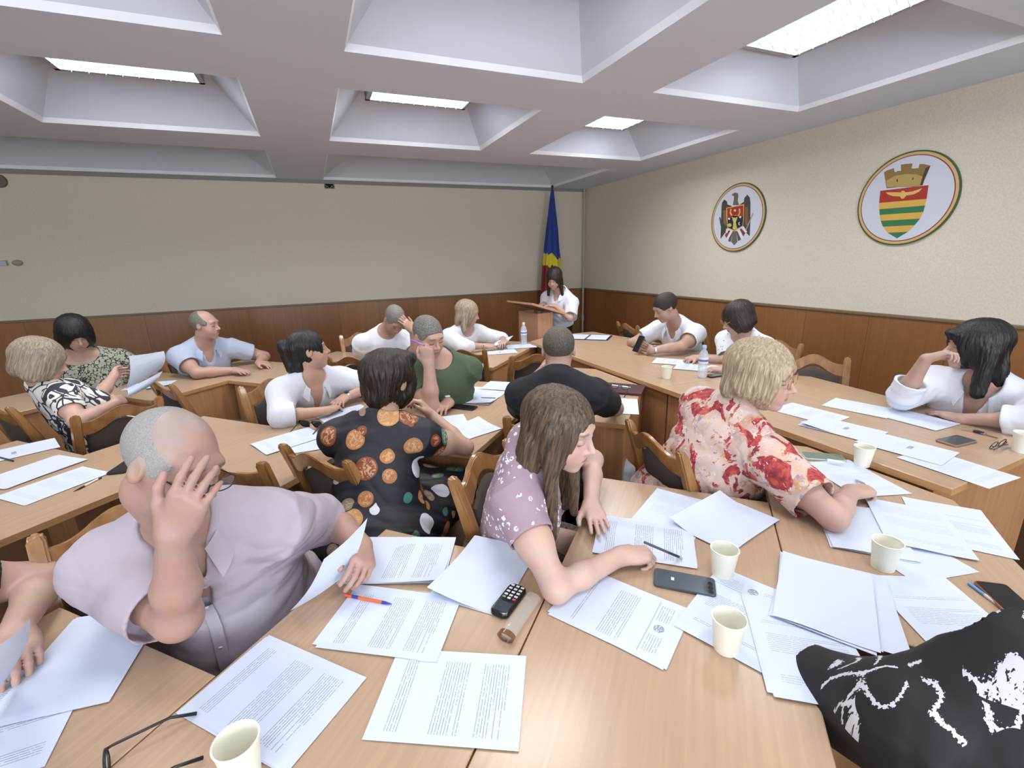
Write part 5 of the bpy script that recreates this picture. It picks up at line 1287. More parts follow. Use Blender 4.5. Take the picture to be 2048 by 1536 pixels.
def phone(c, d, z, label, w=.073, l=.158, body=None, screen=None, extra=None):
    """c centre pixel, d pixel further along the phone's length"""
    P, a = frame_px(c, d, z); t = thing('mobile_phone', label, 'phone', (P.x, P.y, z+.001), a, 'mobile phones')
    bm = rrect(l, w, .010, ((.0003, -.0015), (.0018, 0), (.0070, 0), (.0087, -.0015)))
    bm_obj('phone_body', bm, body or M_PHB, t, smooth=True, angle=40)
    if screen is not False:
        bm = rrect(l-.008, w-.006, .008, ((.0087, 0), (.0094, 0)))
        bm_obj('screen', bm, screen or M_GLASSB, t)
    if extra: extra(t)
    return t
def cams(t):
    for k in range(3):
        bm = bmesh.new(); add_lathe(bm, [(0, .0104), (.0045, .0104), (.0062, .0106), (.0066, .0085)], 20, (.066-.0*k, -.024+.016*k, 0)); o = bm_obj('camera_lens', bm, M_GLASSB, t, smooth=True)
    bm = bmesh.new()
    add_box(bm, (-.030, 0, .00890), (.008, .012, .0006))
    bm_obj('logo', bm, plain('logo_pale', '#e4e8ea', rough=.3), t)
phone((1368, 1168), (1430, 1180), TZ, 'dark silver phone lying face down with three camera lenses', body=plain('phone_graphite', '#5c636c', rough=.22, metal=.5), screen=False, extra=cams)
phone((2022, 1212), (1992, 1184), TZ, 'phone with a rose-gold edge at the right picture edge', body=plain('phone_rose', '#a8755f', rough=.3, metal=.6))
phone((1645, 916), (1690, 919), TZ, 'phone with a pale green case and grey-green screen', body=plain('phone_mint', '#b8c8b8', rough=.4), screen=plain('screen_green', '#6f7f74', rough=.1))
phone((1912, 884), (1938, 878), HZ, 'phone in an open dark case before the black-haired person', w=.08, l=.15, body=plain('phone_gold', '#a98872', rough=.3, metal=.5), screen=plain('screen_grey', '#565a60', rough=.06))
phone((928, 816), (955, 819), TZ, 'black phone lying between two groups of sheets in the middle row')
phone((252, 934), (262, 927), TZ, 'black phone half hidden behind the bald head')
phone((1432, 752), (1460, 748), HZ, 'black phone lying beside the water bottle')
# phone held by the person at the head table
pp = people['phone']; hx = at_z(1277, 690, .86)
t = thing('mobile_phone', 'dark phone held in both hands at the head table', 'phone', (hx.x, hx.y, .82), 0, 'mobile phones')
bm = bmesh.new(); add_box(bm, (0, 0, .05), (.009, .072, .15), Matrix.Rotation(.5, 4, 'Y'), .003); bm_obj('phone_body', bm, M_PHB, t)
bm = bmesh.new(); add_box(bm, (.0046, 0, .0525), (.001, .064, .138), Matrix.Rotation(.5, 4, 'Y')); bm_obj('screen', bm, M_GLASSB, t)
# keypad phone
P, a = frame_px((1018, 1206), (1044, 1172), TZ); t = thing('keypad_phone', 'black keypad phone with white buttons next to the brown case', 'phone', (P.x, P.y, TZ+.001), a)
bm = rrect(.118, .052, .016, ((.0003, -.003), (.003, 0), (.0105, 0), (.0128, -.0015), (.0135, -.004))); bm_obj('phone_body', bm, plain('keypad_black', '#16181b', rough=.15), t, smooth=True, angle=40)
bm = bmesh.new(); add_box(bm, (-.032, 0, .0138), (.036, .040, .0008)); bm_obj('screen', bm, plain('keypad_screen', '#3a444a', rough=.05), t)
MK = plain('key_white', '#cfd3d6', rough=.4)
for i in range(4):
    for j in range(3):
        bm = bmesh.new(); add_box(bm, (.012+i*.0125, -.0145+j*.0145, .0142), (.0062, .0095, .0012), None, .0005); bm_obj('key', bm, MK, t)
for j, cm in ((-1, '#b04a4a'), (0, '#cfd3d6'), (1, '#6aa06a')):
    bm = bmesh.new(); add_box(bm, (.001, j*.0145, .0142), (.006, .009, .0012), None, .0005); bm_obj('call_key', bm, plain('callkey'+cm[1:3], cm, rough=.4), t)
# transparent brown tube case
P, a = frame_px((1042, 1240), (1070, 1200), TZ); t = thing('glasses_case', 'transparent brown half-round glasses case on the front desk', 'case', (P.x, P.y, TZ+.001), a)
def tube_shell(r, L, th, seg=24):
    bm = bmesh.new(); rr = []
    for x in (-L/2, L/2):
        rr.append([[bm.verts.new((x, q*math.sin(2*PI*k/seg)*1.25, q*.8*(1-math.cos(2*PI*k/seg)))) for k in range(seg)] for q in (r, r-th)])
    for k in range(seg):
        n = (k+1) % seg; bm.faces.new((rr[0][0][k], rr[0][0][n], rr[1][0][n], rr[1][0][k])); bm.faces.new((rr[0][1][k], rr[1][1][k], rr[1][1][n], rr[0][1][n]))
        bm.faces.new((rr[0][0][k], rr[0][1][k], rr[0][1][n], rr[0][0][n])); bm.faces.new((rr[1][0][k], rr[1][0][n], rr[1][1][n], rr[1][1][k]))
    return bm
bm_obj('case_body', tube_shell(.0165, .145, .0012), plain('case_clear', '#d8d0c8', rough=.05, alpha=.15, var=0), t, smooth=True, angle=40)
bm = tube_shell(.0172, .012, .0025); o = bm_obj('end_ring', bm, plain('case_amber', '#7a5030', rough=.12, alpha=.75, var=0), t, smooth=True, angle=40); o.location = (-.0725, 0, -.0005)
def pen(a, b, z, label, cols, r=.0042, lift=(0, 0)):
    """cols: list of (fraction, colour) from a to b"""
    A, B_ = at_z(*a, z+r+lift[0]), at_z(*b, z+r+lift[1]); d = (B_-A); L = d.length; u = d/L
    if L > .16: B_ = A+u*.15; L = .15
    t = thing('pen', label, 'pen', (A.x, A.y, A.z), 0, 'pens')
    f0 = 0
    for i, (f, c) in enumerate(cols):
        bm = bmesh.new(); s0, s1 = u*L*f0, u*L*f; last = i == len(cols)-1
        pts = [s0, s0+(s1-s0)*.5, s1] if not last else [s0, s0+(s1-s0)*.4, s1]
        add_tube(bm, pts, [r, r, r] if not last else [r, r*.9, r*.22], 12)
        bm_obj(('barrel', 'grip', 'tip', 'tip')[min(i, 3)], bm, plain('pen_'+c[1:], c, rough=.3), t, smooth=True, angle=40); f0 = f
pen((690, 1190), (783, 1208), TZ+.004, 'orange pen with blue ends lying on a printed sheet', [(.16, '#e05a34'), (.30, '#3a3f9a'), (.80, '#dd6a3c'), (1, '#34389a')])
pen((1938, 1167), (2042, 1243), TZ, 'pen with a light blue cap beside the rose-gold phone', [(.33, '#5a9ad8'), (.9, '#c8ccc8'), (1, '#7aa8d8')])
pen((202, 955), (147, 983), TZ, 'black and white pen lying on the left desk', [(.12, '#22221f'), (.62, '#dcdad0'), (1, '#22221f')])
pen((1655, 920), (1690, 926), TZ+.010, 'short white pen lying against the pale green phone', [(.7, '#e8eae8'), (1, '#dcdedc')], r=.006)
pen((882, 820), (896, 815), TZ, 'small white pen cap beside the black phone', [(1, '#e8e4dc')])
pen((962, 795), (992, 796), TZ+.004, 'thin grey pen lying on the person in green\'s papers', [(.85, '#8a9098'), (1, '#70767c')])
pen((340, 770), (270, 783), TZ+.003, 'dark pen on the sheet below the held-up pages', [(.9, '#2a2a30'), (1, '#1a1a1a')])
pen((0, 915), (28, 922), TZ, 'dark pen tip at the left picture edge', [(.9, '#3a3e44'), (1, '#222222')])
def pen3(a, b, label, cols, r=.004, L=.145):
    A, B_ = Vector(a), Vector(b); u = (B_-A).normalized(); A = B_-u*L
    t = thing('pen', label, 'pen', A, 0, 'pens'); f0 = 0
    for i, (f, c) in enumerate(cols):
        bm = bmesh.new(); add_tube(bm, [u*L*f0, u*L*(f0+f)/2, u*L*f], [r, r, r if i < len(cols)-1 else r*.25], 12); bm_obj(('barrel', 'grip', 'tip')[min(i, 2)], bm, plain('pen_'+c[1:], c, rough=.3), t, smooth=True, angle=40); f0 = f
pen3(at_z(1290, 1085, .83), at_z(1365, 1117, TZ+.006), 'grey pen held over the printed sheet by the long-haired person', [(.6, '#5c5a64'), (.9, '#3a3a42'), (1, '#b8b8b8')])
pen3(at_z(1745, 975, .85), at_z(1712, 960, TZ+.006), 'pen in the floral person\'s right hand', [(.9, '#9a9aa2'), (1, '#444444')])
pen3(at_z(1385, 715, .86), at_z(1366, 722, HZ+.006), 'pen in the hand of the person writing in glasses', [(.9, '#9aa0b0'), (1, '#444444')])
pen3(Y_(822, 680, 2.50), Y_(850, 691, 2.50), 'purple pen held in the fist of the person in green', [(.5, '#a060c8'), (.9, '#b27fd0'), (1, '#8a50b0')], r=.005, L=.085)
def ring_tube(bm, pts, r): add_tube(bm, [Vector(p) for p in pts]+[Vector(pts[0])], r, 8, cap=False)
def glasses(name, label, M_, mat, lens, w=.05, h=.038, r=.0014, temples=(1, 1), temple_len=.135, folded=False, shape='round', cat='glasses'):
    """built in a local frame: x right, y forward (lenses), z up; temples run back along -y"""
    t = thing(name, label, cat); t.matrix_world = M_
    fr = bmesh.new(); cx = w/2+.009
    for sx in (-1, 1):
        pts = []
        for k in range(28):
            a = 2*PI*k/28; ex = 4 if shape == 'square' else 2.4
            ca, sa = math.cos(a), math.sin(a); x = abs(ca)**(2/ex)*(1 if ca > 0 else -1)*w/2; z = abs(sa)**(2/ex)*(1 if sa > 0 else -1)*h/2
            if shape == 'square' and z < 0: x *= .82
            pts.append((sx*cx+x, 0, z))
        ring_tube(fr, pts, r)
        bm = bmesh.new(); bm.faces.new([bm.verts.new(p) for p in pts]); bm_obj('lens', bm, lens, t)
    add_tube(fr, [(-.009, 0, h*.1), (0, .002, h*.18), (.009, 0, h*.1)], r, 8)
    bm_obj('frame', fr, mat, t, smooth=True)
    for sx in (-1, 1):
        if not temples[(sx+1)//2]: continue
        bm = bmesh.new(); x0 = sx*(cx+w/2)
        if folded: pts = [(x0, 0, .004), (x0, -.006, .002), (x0-sx*.05, -.010-.003*(sx > 0), .0), (x0-sx*.11, -.012-.003*(sx > 0), -.006)]
        else: pts = [(x0, 0, h*.2), (x0+sx*.002, -.01, h*.2), (x0, -temple_len*.7, h*.16), (x0-sx*.004, -temple_len, -.012)]
        add_tube(bm, pts, [r, r*1.1, r*1.1, r*1.5], 8); bm_obj('temple', bm, mat, t, smooth=True)
    return t
def headM(p, f=.094, u=.006, dx=0, s=None):
    M = p['M']; o = p['H']+M@(A3((dx, f, u))*p['hs']); return Matrix([list(M[i])+[o[i]] for i in range(3)]+[[0, 0, 0, 1]])
M_LENS = plain('lens_clear', '#eef4ff', rough=.02, alpha=.10, var=0); M_GOLD = plain('frame_gold', '#b89a5c', rough=.25, metal=.9); M_THIN = plain('frame_dark_thin', '#2a2624', rough=.35); M_SUN = plain('lens_dark', '#20262e', rough=.05)
glasses('eyeglasses', 'round gold-rimmed glasses worn by the person in the floral blouse', headM(people['floral'], .100), M_GOLD, M_LENS, w=.046, h=.044, temple_len=.10)
glasses('eyeglasses', 'thin glasses worn by the person writing at the head table', headM(people['writer'], .100), M_GOLD, M_LENS, temple_len=.10)
glasses('eyeglasses', 'thin-rimmed glasses pushed down on the bald person\'s nose', headM(people['bald'], .108, -.010), M_THIN, M_LENS, w=.052, h=.036, temple_len=.115)
glasses('eyeglasses', 'dark glasses worn by the person in the coin-print dress', headM(people['coin'], .100), M_THIN, M_LENS, w=.046, h=.036, temple_len=.10)
def flatM(c, d, z, rx=0.):
    P, a = frame_px(c, d, z); return Matrix.Translation((P.x, P.y, z)) @ Matrix.Rotation(a, 4, 'Z') @ Matrix.Rotation(rx, 4, 'X')
glasses('sunglasses', 'black square sunglasses lying on white sheets', flatM((622, 848), (650, 850), TZ+.026, .35), M_PHB, M_SUN, w=.062, h=.045, r=.0028, shape='square', temple_len=.12)
glasses('eyeglasses', 'dark folded glasses beside the cup on the head table', flatM((1996, 888), (2016, 882), HZ+.019, .3), plain('frame_tort', '#4a3a34', rough=.3), M_LENS, w=.045, h=.035, r=.0018, folded=True)
h1, e1 = at_z(214, 1502, TZ+.022), at_z(386, 1424, TZ+.012); yv = (h1-e1); yv.z = 0; yv.normalize(); xv = Vector((yv.y, -yv.x, 0))
if at_z(410, 1495, TZ).x*xv.x+at_z(410, 1495, TZ).y*xv.y < h1.x*xv.x+h1.y*xv.y: sgn = -1
else: sgn = 1
og = h1+xv*sgn*.059
glasses('eyeglasses', 'open dark-framed glasses lying at the lower left picture edge', Matrix(((xv.x, yv.x, 0, og.x), (xv.y, yv.y, 0, og.y), (0, 0, 1, TZ+.020), (0, 0, 0, 1))), M_PHB, M_LENS, w=.05, h=.034, r=.0024)
# purple folder, open black folder
def slab(name, c, d, z, size, th, mat, label, cat):
    P, a = frame_px(c, d, z); bm = bmesh.new(); add_box(bm, (0, 0, th/2), (size[0], size[1], th), None, min(.0015, th*.3)); o = bm_obj(name, bm, mat, loc=(P.x, P.y, z+.0012)); o.rotation_euler = (0, 0, a); return tag(o, label, cat)
slab('folder', (1241, 779), (1266, 781), TZ+.003, (.30, .22), .012, plain('folder_plum', '#4a2430', rough=.4), 'dark plum folder on the desk of the person in black', 'folder')
glasses('eyeglasses', 'dark glasses lying on the plum folder', flatM((1240, 773), (1262, 775), TZ+.034, .2), M_PHB, M_LENS, w=.05, h=.034, r=.002)
pen((1222, 770), (1262, 775), TZ+.016, 'white pen lying on the plum folder', [(.8, '#e6e8ec'), (1, '#e6e8ec')], r=.005)
P, a = frame_px((1176, 675), (1205, 676), HZ); t = thing('document_folder', 'open black folder with two white pages at the far end of the head table', 'folder', (P.x, P.y, HZ+.001), a)
bm = bmesh.new(); add_box(bm, (0, 0, .003), (.47, .31, .005)); bm_obj('cover', bm, M_PHB, t)
for sx in (-1, 1):
    bm = bmesh.new(); add_box(bm, (sx*.112, 0, .0062), (.205, .285, .001)); bm_obj('page', bm, PM['faint'], t)
# car keys
P, a = frame_px((1962, 868), (1985, 874), HZ); t = thing('key_bunch', 'bunch of keys beside the phone on the head table', 'keys', (P.x, P.y, HZ+.001), a)
MKM = plain('key_metal', '#b8b4ac', rough=.25, metal=.9)
bm = bmesh.new(); add_box(bm, (-.01, 0, .006), (.034, .022, .011), None, .004); bm_obj('fob', bm, plain('fob_dark', '#3a3844', rough=.3), t, smooth=True, angle=40)
bm = bmesh.new(); add_box(bm, (.035, -.004, .002), (.05, .007, .0022)); add_lathe(bm, [(.006, .001), (.011, .001), (.011, .0032), (.006, .0032), (.006, .001)], 18, (.01, -.003, 0)); bm_obj('key', bm, MKM, t)
bm = bmesh.new(); add_box(bm, (-.042, -.012, .003), (.045, .006, .0022), Matrix.Rotation(.5, 4, 'Z')); bm_obj('key', bm, MKM, t)
bm = bmesh.new(); ring_tube(bm, [(.006+.012*math.cos(k*.45), .012*math.sin(k*.45), .006) for k in range(14)], .0009); bm_obj('ring', bm, MKM, t, smooth=True)

# ------------------------------------------------------------------ watches, strap, bags
def band(p, k, f, r, mat, label, w=.011, face=None, name='bracelet', cat='bracelet'):
    e, wr = A3(p['arm'][k][0]), A3(p['arm'][k][1]); u = nrm(wr-e); c = wr-u*f; t = thing(name, label, cat, c)
    up = A3((0, 0, 1)); up = nrm(up-u*(up@u)); M = np.stack([np.cross(up, u), up, u], 1); bm = bmesh.new()
    n = 26; rows = [[bm.verts.new(M@A3((rr*math.cos(2*PI*i/n), rr*math.sin(2*PI*i/n), zz_))) for i in range(n)] for rr, zz_ in ((r, -w/2), (r+.0018, -w/2), (r+.0018, w/2), (r, w/2))]
    for a_ in range(4):
        for i in range(n): bm.faces.new((rows[a_][i], rows[a_][(i+1) % n], rows[(a_+1) % 4][(i+1) % n], rows[(a_+1) % 4][i]))
    bm_obj('strap', bm, mat, t, smooth=True, angle=50)
    if face:
        bm = bmesh.new(); add_lathe(bm, [(0, .006), (.0135, .006), (.016, .004), (.0165, 0), (0, 0)], 26); o = bm_obj('watch_face', bm, face, t, smooth=True, angle=40)
        M2 = np.stack([M[:, 0], -M[:, 2], M[:, 1]], 1); o.matrix_local = Matrix([list(M2[i])+[(M@A3((0, r+.001, 0)))[i]] for i in range(3)]+[[0, 0, 0, 1]])
STEEL = plain('watch_steel', '#c9cbd0', rough=.25, metal=.8)
band(people['green'], 'L', .025, .033, STEEL, 'steel wristwatch on the left wrist of the person in green', .014, plain('dial_white', '#e6e8ee', rough=.2), 'wristwatch', 'watch')
band(people['phone'], 'L', .025, .033, STEEL, 'blue-grey wristwatch of the person holding the phone', .014, plain('dial_blue', '#7d8aa8', rough=.2), 'wristwatch', 'watch')
band(people['bun'], 'L', .02, .029, STEEL, 'silver wristwatch of the black-haired person with tied hair', .008, plain('dial_dark', '#2a2a30', rough=.2), 'wristwatch', 'watch')
band(people['blouse'], 'R', .03, .029, M_GOLD, 'gold bracelet of the blonde person in the white blouse', .006)
p = people['tee']; sh_ = p['sh']
def strap():
    B_, t = p['B'], thing('shoulder_strap', 'dark strap crossing the chest of the person in the white T-shirt', 'strap', p['org'])
    bm = bmesh.new(); pts = [B_(.085, -.05, .005), B_(.088, .02, .035), B_(.080, .095, -.03), B_(.055, .140, -.13), B_(.02, .155, -.24), B_(-.02, .158, -.34)]
    for a_, b_ in zip(pts, pts[1:]): pass
    rows = []
    for i, q in enumerate(pts):
        tdir = nrm(pts[min(i+1, 5)]-pts[max(i-1, 0)]); nn = nrm(q-B_(0, 0, -.15)); s_ = nrm(np.cross(tdir, p['F']))
        rows.append([bm.verts.new(q+s_*x+p['F']*(.004+y)-p['org']) for x, y in ((-.019, 0), (.019, 0), (.019, .003), (-.019, .003))])
    for r0, r1 in zip(rows, rows[1:]):
        for j in range(4): bm.faces.new((r0[j], r0[(j+1) % 4], r1[(j+1) % 4], r1[j]))
    bm_obj('webbing', bm, plain('strap_navy', '#1c2230', rough=.8), t, smooth=True, angle=50)
strap()
# black backpack on the floor and a pale bag under the desk of the person in black
t = thing('backpack', 'black backpack on the floor behind the floral blouse', 'bag', (1.83, 2.02, 0), .4)
Fb = Field((-.2, -.16, 0), (.2, .16, .48), .012); Fb.run([('+', ell((0, 0, .20), (.16, .10, .22)), .03), ('+', ell((0, -.07, .14), (.12, .06, .12)), .03)]); V, Q = nets(Fb); V = V+vnormals(V, Q)*(wob(V, 4, 6)*.006)[:, None]; mesh_from('pack', V, Q, C_BLACK, t)
bm = bmesh.new(); add_tube(bm, [(-.05, 0, .40), (-.045, 0, .45), (0, 0, .475), (.045, 0, .45), (.05, 0, .40)], .009, 8); bm_obj('handle', bm, C_BLACK, t, smooth=True)
t = thing('carrier_bag', 'pale round-topped bag beside the chair of the person in black', 'bag', (1.50, 2.02, 0), .2)
Fb = Field((-.2, -.16, 0), (.2, .16, .62), .014); Fb.run([('+', ell((0, 0, .24), (.14, .09, .26)), .03)]); V, Q = nets(Fb); V = V+vnormals(V, Q)*(wob(V, 9, 8)*.012)[:, None]; mesh_from('bag_body', V, Q, plain('bag_pale', '#a9b0b8', rough=.5), t)
bm = bmesh.new(); add_tube(bm, [(-.05, 0, .47), (-.04, 0, .54), (0, 0, .56), (.04, 0, .54), (.05, 0, .47)], .006, 8); bm_obj('handle', bm, plain('bag_pale', '#a9b0b8'), t, smooth=True)

# ------------------------------------------------------------------ lectern, flag, pipe, wall fittings
LW = wood('lectern_wood', '#b8886a', '#c99c80', rough=.4, axis=(0, 0, 1), bump=.03)
t = thing('lectern', 'light wooden lectern with a slanted top at the back right', 'lectern', (2.32, 4.80, 0), math.radians(10))
bm = bmesh.new(); add_box(bm, (-.095, 0, .51), (.018, .36, 1.02)); bm_obj('front_panel', bm, LW, t)
for sy in (-1, 1):
    bm = bmesh.new(); add_box(bm, (0, sy*.18, .51), (.21, .018, 1.02)); bm_obj('side_panel', bm, LW, t)
bm = bmesh.new(); add_box(bm, (0, 0, .02), (.34, .44, .04)); bm_obj('base', bm, LW, t)
bm = bmesh.new(); add_box(bm, (.02, 0, 1.065), (.50, .52, .022), Matrix.Rotation(.30, 4, 'Y'), .003); bm_obj('top', bm, LW, t)
vs, fs = sheet_mesh(.21, .297, BND('flat'), 6)
for k, dx in enumerate((-.05, .06)):
    o = link_mesh('paper_sheet', vs, fs, PM['faint']); o.matrix_world = Matrix.Translation((2.32, 4.80, 1.065)) @ Matrix.Rotation(math.radians(10), 4, 'Z') @ Matrix.Rotation(.30, 4, 'Y') @ Matrix.Translation((.02+dx, .0, .0125+k*.0015)) @ Matrix.Rotation(PI/2+k*.1, 4, 'Z')
    tag(o, ('sheet on the far side of the lectern top', 'sheet under the hands of the person at the lectern')[k], 'paper', 'sheets on the lectern')
# furled flag on its pole in the corner
fx, fy = 3.30, 6.22
t = thing('flag', 'furled blue, yellow and red flag on a pole in the far corner', 'flag', (fx, fy, 0))
bm = bmesh.new(); add_tube(bm, [(0, 0, .04), (0, 0, 2.56)], .013, 12); bm_obj('pole', bm, plain('pole_dark', '#2c211a', rough=.4), t, smooth=True, angle=40)
bm = bmesh.new(); add_lathe(bm, [(0, 2.60), (.012, 2.595), (.020, 2.575), (.012, 2.555), (0, 2.55)], 16); bm_obj('finial', bm, plain('pole_dark', '#2c211a'), t, smooth=True)
bm = bmesh.new(); add_lathe(bm, [(0, 0), (.17, 0), (.17, .02), (.05, .05), (.03, .10), (0, .10)], 28); bm_obj('stand', bm, plain('pole_dark', '#2c211a'), t, smooth=True, angle=40)
def flag_cloth():
    bm = bmesh.new(); nz_, na = 220, 72; g = []
    for j in range(nz_+1):
        v = j/nz_; z = 2.54-1.56*v; R0 = .016+.135*min(1, v*1.15)**.8
        ring = []
        for i in range(na):
            a = 2*PI*i/na; r = R0*(1+.20*min(1, v*3)*math.sin(5*a+2.2*v)+.09*math.sin(11*a-3*v))
            ring.append(bm.verts.new((r*math.cos(a)*1.0-.01*v, r*math.sin(a)*.62, z)))
        g.append(ring)
    for j in range(nz_):
        for i in range(na):
            f = bm.faces.new((g[j][i], g[j][(i+1) % na], g[j+1][(i+1) % na], g[j+1][i])); c = f.calc_center_median()
            s_ = c.z+c.x*.55+.03*math.sin(6*c.x*8)
            f.material_index = 0 if s_ > 1.63 else (1 if s_ > 1.43 else 2)
            if s_ < 1.46 and s_ > 1.14 and c.x < .0 and math.sin(c.z*60)+math.sin(c.x*110) > .2: f.material_index = 3
    return bm
bm_obj('cloth', flag_cloth(), None, t, smooth=True, mats=[plain('flag_blue', '#1d3a8c', rough=.7), plain('flag_yellow', '#d9c62e', rough=.7), plain('flag_red', '#96202a', rough=.7), plain('flag_emblem_brown', '#5a3424', rough=.7)])
t = thing('heating_pipe', 'thin painted pipe running up the far right corner', 'pipe', (3.955, 6.43, 0))
bm = bmesh.new(); add_tube(bm, [(0, 0, .0), (0, 0, CEIL-.002)], .016, 14); bm_obj('pipe', bm, plain('pipe_paint', '#b3aa9c', rough=.5), t, smooth=True, angle=40)
bm = bmesh.new(); add_tube(bm, [(0, 0, .62), (0, 0, .70)], .024, 14); bm_obj('coupling', bm, plain('pipe_paint', '#b3aa9c'), t, smooth=True, angle=40)
t = thing('wall_vent', 'small square ventilation grille high on the far wall', 'vent', (.355, WALL_A-.008, 2.553))
bm = bmesh.new(); add_box(bm, (0, .004, 0), (.115, .006, .095)); bm_obj('opening', bm, plain('vent_black', '#050404', rough=.9), t)
bm = bmesh.new()
for (x0, z0, x1, z1) in ((-.055, .045, .055, .045), (-.055, -.045, .055, -.045), (-.055, -.045, -.055, .045), (.055, -.045, .055, .045), (-.055, 0, 0, .045), (0, .045, .055, 0), (.055, 0, 0, -.045), (0, -.045, -.055, 0), (-.055, .045, -.018, .012), (.055, .045, .018, .012), (-.055, -.045, -.018, -.012), (.055, -.045, .018, -.012)):
    add_tube(bm, [(x0, 0, z0), (x1, 0, z1)], .0035, 6)
bm_obj('grille', bm, plain('vent_grey', '#8c8884', rough=.6), t)
t = thing('junction_cover', 'round grey cover high on the far wall at the left edge', 'cover', (-2.70, WALL_A-.001, 2.49))
bm = bmesh.new(); bmesh.ops.create_cone(bm, cap_ends=True, segments=32, radius1=.062, radius2=.056, depth=.02, matrix=Matrix.Rotation(PI/2, 4, 'X') @ Matrix.Translation((0, 0, .010))); bm_obj('disc', bm, plain('cover_grey', '#6f6a62', rough=.7), t)
t = thing('wall_sensor', 'small white and beige box pair on the far wall at the left edge', 'sensor', (-2.80, WALL_A-.001, 1.71))
bm = bmesh.new(); add_box(bm, (-.085, -.02, 0), (.13, .04, .05), None, .006); bm_obj('box', bm, plain('sensor_white', '#bdbdc0', rough=.5), t, smooth=True, angle=40)
bm = bmesh.new(); bmesh.ops.create_uvsphere(bm, u_segments=20, v_segments=12, radius=.06, matrix=Matrix.Translation((.055, -.012, 0)) @ Matrix.Diagonal((.7, .4, .5, 1))); bm_obj('dome', bm, plain('sensor_beige', '#a39c8a', rough=.5), t, smooth=True)

# ------------------------------------------------------------------ the two painted emblem discs on the right wall
def disc(name, cy, cz, r, label):
    t = thing(name, label, 'emblem', (WALL_B-.001, cy, cz), 0, 'emblem discs on the wall')
    for i, (q, th, c, nm) in enumerate(((r, .012, '#3f5a34', 'outer_rim'), (r-.010, .0135, '#cfae78', 'tan_ring'), (r-.027, .0145, '#8d3230', 'red_ring'), (r-.033, .0155, '#cdd2de', 'panel'))):
        bm = bmesh.new(); bmesh.ops.create_cone(bm, cap_ends=True, segments=96, radius1=q, radius2=q, depth=th, matrix=Matrix.Translation((-th/2, 0, 0)) @ Matrix.Rotation(PI/2, 4, 'Y')); bm_obj(nm, bm, plain('emb'+c[1:], c, rough=.45, var=.04), t)
    return t
def face_on(t, name, pts, col, layer, org_px, sc):
    """flat painted shape given by its outline on the wall"""
    W = [at_x(org_px[0]+x/sc, org_px[1]+y/sc, WALL_B-.016) for x, y in pts]
    bm = bmesh.new(); x = -.0155-.0006*layer
    vs = [bm.verts.new((x, w.y-t.location.y, w.z-t.location.z)) for w in W]; f = bm.faces.new(vs)
    r = bmesh.ops.extrude_face_region(bm, geom=[f]); bmesh.ops.translate(bm, verts=[v for v in r['geom'] if isinstance(v, bmesh.types.BMVert)], vec=(.0012, 0, 0))
    bmesh.ops.triangulate(bm, faces=bm.faces)
    return bm_obj(name, bm, plain('emb'+col[1:], col, rough=.45, var=.08), t)
t = disc('city_emblem', 2.158, 1.953, .318, 'large round emblem with a castle crown over a striped red, yellow and green shield')
o_, s_ = (1690, 290), 6.983
face_on(t, 'crown', [(582, 605), (560, 470), (545, 380), (600, 350), (685, 325), (690, 375), (720, 378), (725, 365), (785, 360), (782, 275), (850, 265), (945, 258), (930, 330), (1000, 325), (1030, 322), (1040, 268), (1100, 265), (1195, 288), (1150, 400), (1105, 500), (1085, 562), (950, 585), (740, 590), (660, 600)], '#8d7542', 1, o_, s_)
face_on(t, 'crown_band', [(575, 500), (700, 430), (850, 405), (1000, 410), (1110, 450), (1090, 555), (950, 575), (740, 585), (590, 590)], '#b29a5c', 2, o_, s_)
face_on(t, 'crown_gate', [(722, 480), (740, 478), (738, 515), (726, 515)], '#3a2c18', 3, o_, s_); face_on(t, 'crown_gate', [(945, 462), (962, 450), (955, 485), (942, 488)], '#3a2c18', 3, o_, s_)
face_on(t, 'crown_shade', [(1130, 320), (1195, 290), (1105, 500), (1085, 560), (1050, 565), (1090, 430)], '#4f3f28', 3, o_, s_)
SHL = lambda y: {640: 495, 810: 478, 900: 480, 975: 487, 1060: 500, 1140: 530, 1225: 595, 1302: 728}[y]
stripes = [((495, 640), (1168, 560), (1142, 752), (478, 810), '#a8352c'), ((478, 810), (1142, 752), (1120, 845), (480, 898), '#d6ad50'), ((480, 898), (1120, 845), (1095, 935), (487, 976), '#35774f'),
 ((487, 976), (1095, 935), (1050, 1028), (500, 1060), '#d6ad50'), ((500, 1060), (1050, 1028), (975, 1118), (532, 1142), '#35774f'), ((532, 1142), (975, 1118), (880, 1212), (597, 1226), '#d6ad50')]
for a_, b_, c_, d_, col in stripes: face_on(t, 'stripe', [a_, b_, c_, d_], col, 2, o_, s_)
face_on(t, 'stripe', [(597, 1226), (880, 1212), (728, 1304)], '#35774f', 2, o_, s_)
face_on(t, 'bird', [(568, 662), (700, 660), (780, 662), (800, 640), (830, 640), (845, 660), (950, 648), (1085, 600), (1040, 650), (960, 690), (860, 705), (820, 748), (790, 750), (770, 718), (680, 715), (610, 695)], '#dcb765', 4, o_, s_)
t = disc('state_emblem', 3.622, 1.948, .326, 'smaller-looking round emblem with a brown eagle and red and blue shield')
o_, s_ = (1400, 340), 8.53
face_on(t, 'wing', [(352, 1175), (360, 900), (368, 640), (375, 560), (415, 503), (460, 535), (470, 590), (540, 610), (520, 900), (440, 1050), (400, 1110)], '#4a4040', 1, o_, s_)
face_on(t, 'wing', [(680, 590), (750, 540), (755, 480), (810, 420), (850, 470), (862, 560), (860, 900), (848, 1130), (780, 1060), (720, 960), (690, 800)], '#4a4040', 1, o_, s_)
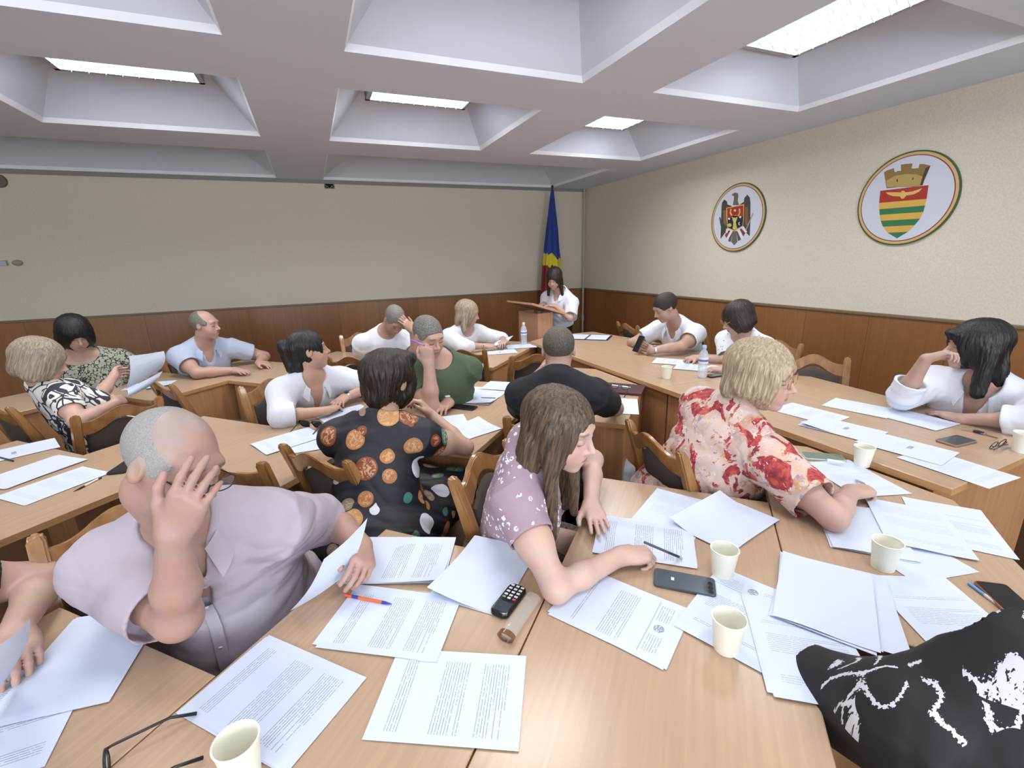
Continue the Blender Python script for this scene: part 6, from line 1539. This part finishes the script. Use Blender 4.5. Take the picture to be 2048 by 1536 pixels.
face_on(t, 'wing_gold', [(395, 690), (450, 680), (450, 960), (400, 900)], '#7d6240', 2, o_, s_); face_on(t, 'wing_gold', [(770, 640), (820, 620), (820, 960), (770, 930)], '#7d6240', 2, o_, s_)
face_on(t, 'eagle_head', [(560, 600), (580, 500), (580, 445), (540, 430), (560, 408), (600, 385), (650, 400), (655, 450), (645, 520), (670, 600)], '#6f5f5c', 2, o_, s_)
face_on(t, 'tail', [(560, 1040), (620, 1040), (640, 1225), (585, 1285), (535, 1225)], '#6f5f5c', 2, o_, s_); face_on(t, 'tail', [(520, 1060), (560, 1050), (525, 1228), (483, 1215)], '#5c5250', 2, o_, s_); face_on(t, 'tail', [(620, 1040), (655, 1050), (700, 1190), (650, 1212)], '#5c5250', 2, o_, s_)
face_on(t, 'leg', [(490, 1030), (520, 1030), (455, 1160), (425, 1110)], '#7d3a44', 2, o_, s_); face_on(t, 'leg', [(680, 1010), (710, 1000), (775, 1075), (740, 1130)], '#7d3a44', 2, o_, s_)
for q in ([(450, 1000), (490, 1010), (470, 1070), (440, 1080)], [(530, 1040), (560, 1045), (480, 1190), (460, 1150)], [(640, 1040), (670, 1030), (740, 1150), (700, 1170)], [(715, 970), (745, 960), (810, 1060), (770, 1070)]): face_on(t, 'feather', q, '#e4e2e6', 3, o_, s_)
face_on(t, 'shield_edge', [(452, 645), (755, 582), (750, 820), (735, 960), (590, 1045), (470, 990), (455, 830)], '#d9b46a', 4, o_, s_)
face_on(t, 'shield_red', [(466, 656), (742, 600), (742, 790), (470, 815)], '#9d3520', 5, o_, s_); face_on(t, 'shield_blue', [(470, 815), (742, 790), (728, 950), (590, 1030), (480, 980)], '#1e2440', 5, o_, s_)
face_on(t, 'bull_head', [(545, 780), (655, 770), (630, 850), (615, 900), (640, 1000), (590, 1022), (560, 1000), (575, 900), (560, 840)], '#cdbb5e', 6, o_, s_)
face_on(t, 'horn', [(520, 660), (545, 665), (530, 720), (560, 770), (600, 790), (650, 775), (675, 730), (665, 655), (690, 660), (695, 720), (670, 785), (610, 815), (550, 800), (512, 740)], '#dfae72', 6, o_, s_)
def dot(cx_, cy_, r, n=14): return [(cx_+r*math.cos(2*PI*k/n), cy_+r*math.sin(2*PI*k/n)) for k in range(n)]
face_on(t, 'star', dot(600, 690, 20), '#efc79a', 6, o_, s_); face_on(t, 'rose', dot(510, 940, 32), '#cdbb5e', 6, o_, s_); face_on(t, 'crescent', [(660, 900), (685, 880), (672, 915), (690, 945), (662, 935)], '#dcdfe8', 6, o_, s_)
face_on(t, 'disc', dot(500, 832, 18), '#e6e6ee', 6, o_, s_); face_on(t, 'disc', dot(692, 803, 18), '#e6e6ee', 6, o_, s_)
face_on(t, 'branch', [(330, 810), (345, 800), (370, 870), (400, 930), (440, 1000), (435, 1080), (390, 1060), (350, 930)], '#3f4a3e', 3, o_, s_); face_on(t, 'sceptre', [(905, 725), (915, 740), (790, 1035), (775, 1025)], '#9aa08a', 3, o_, s_)
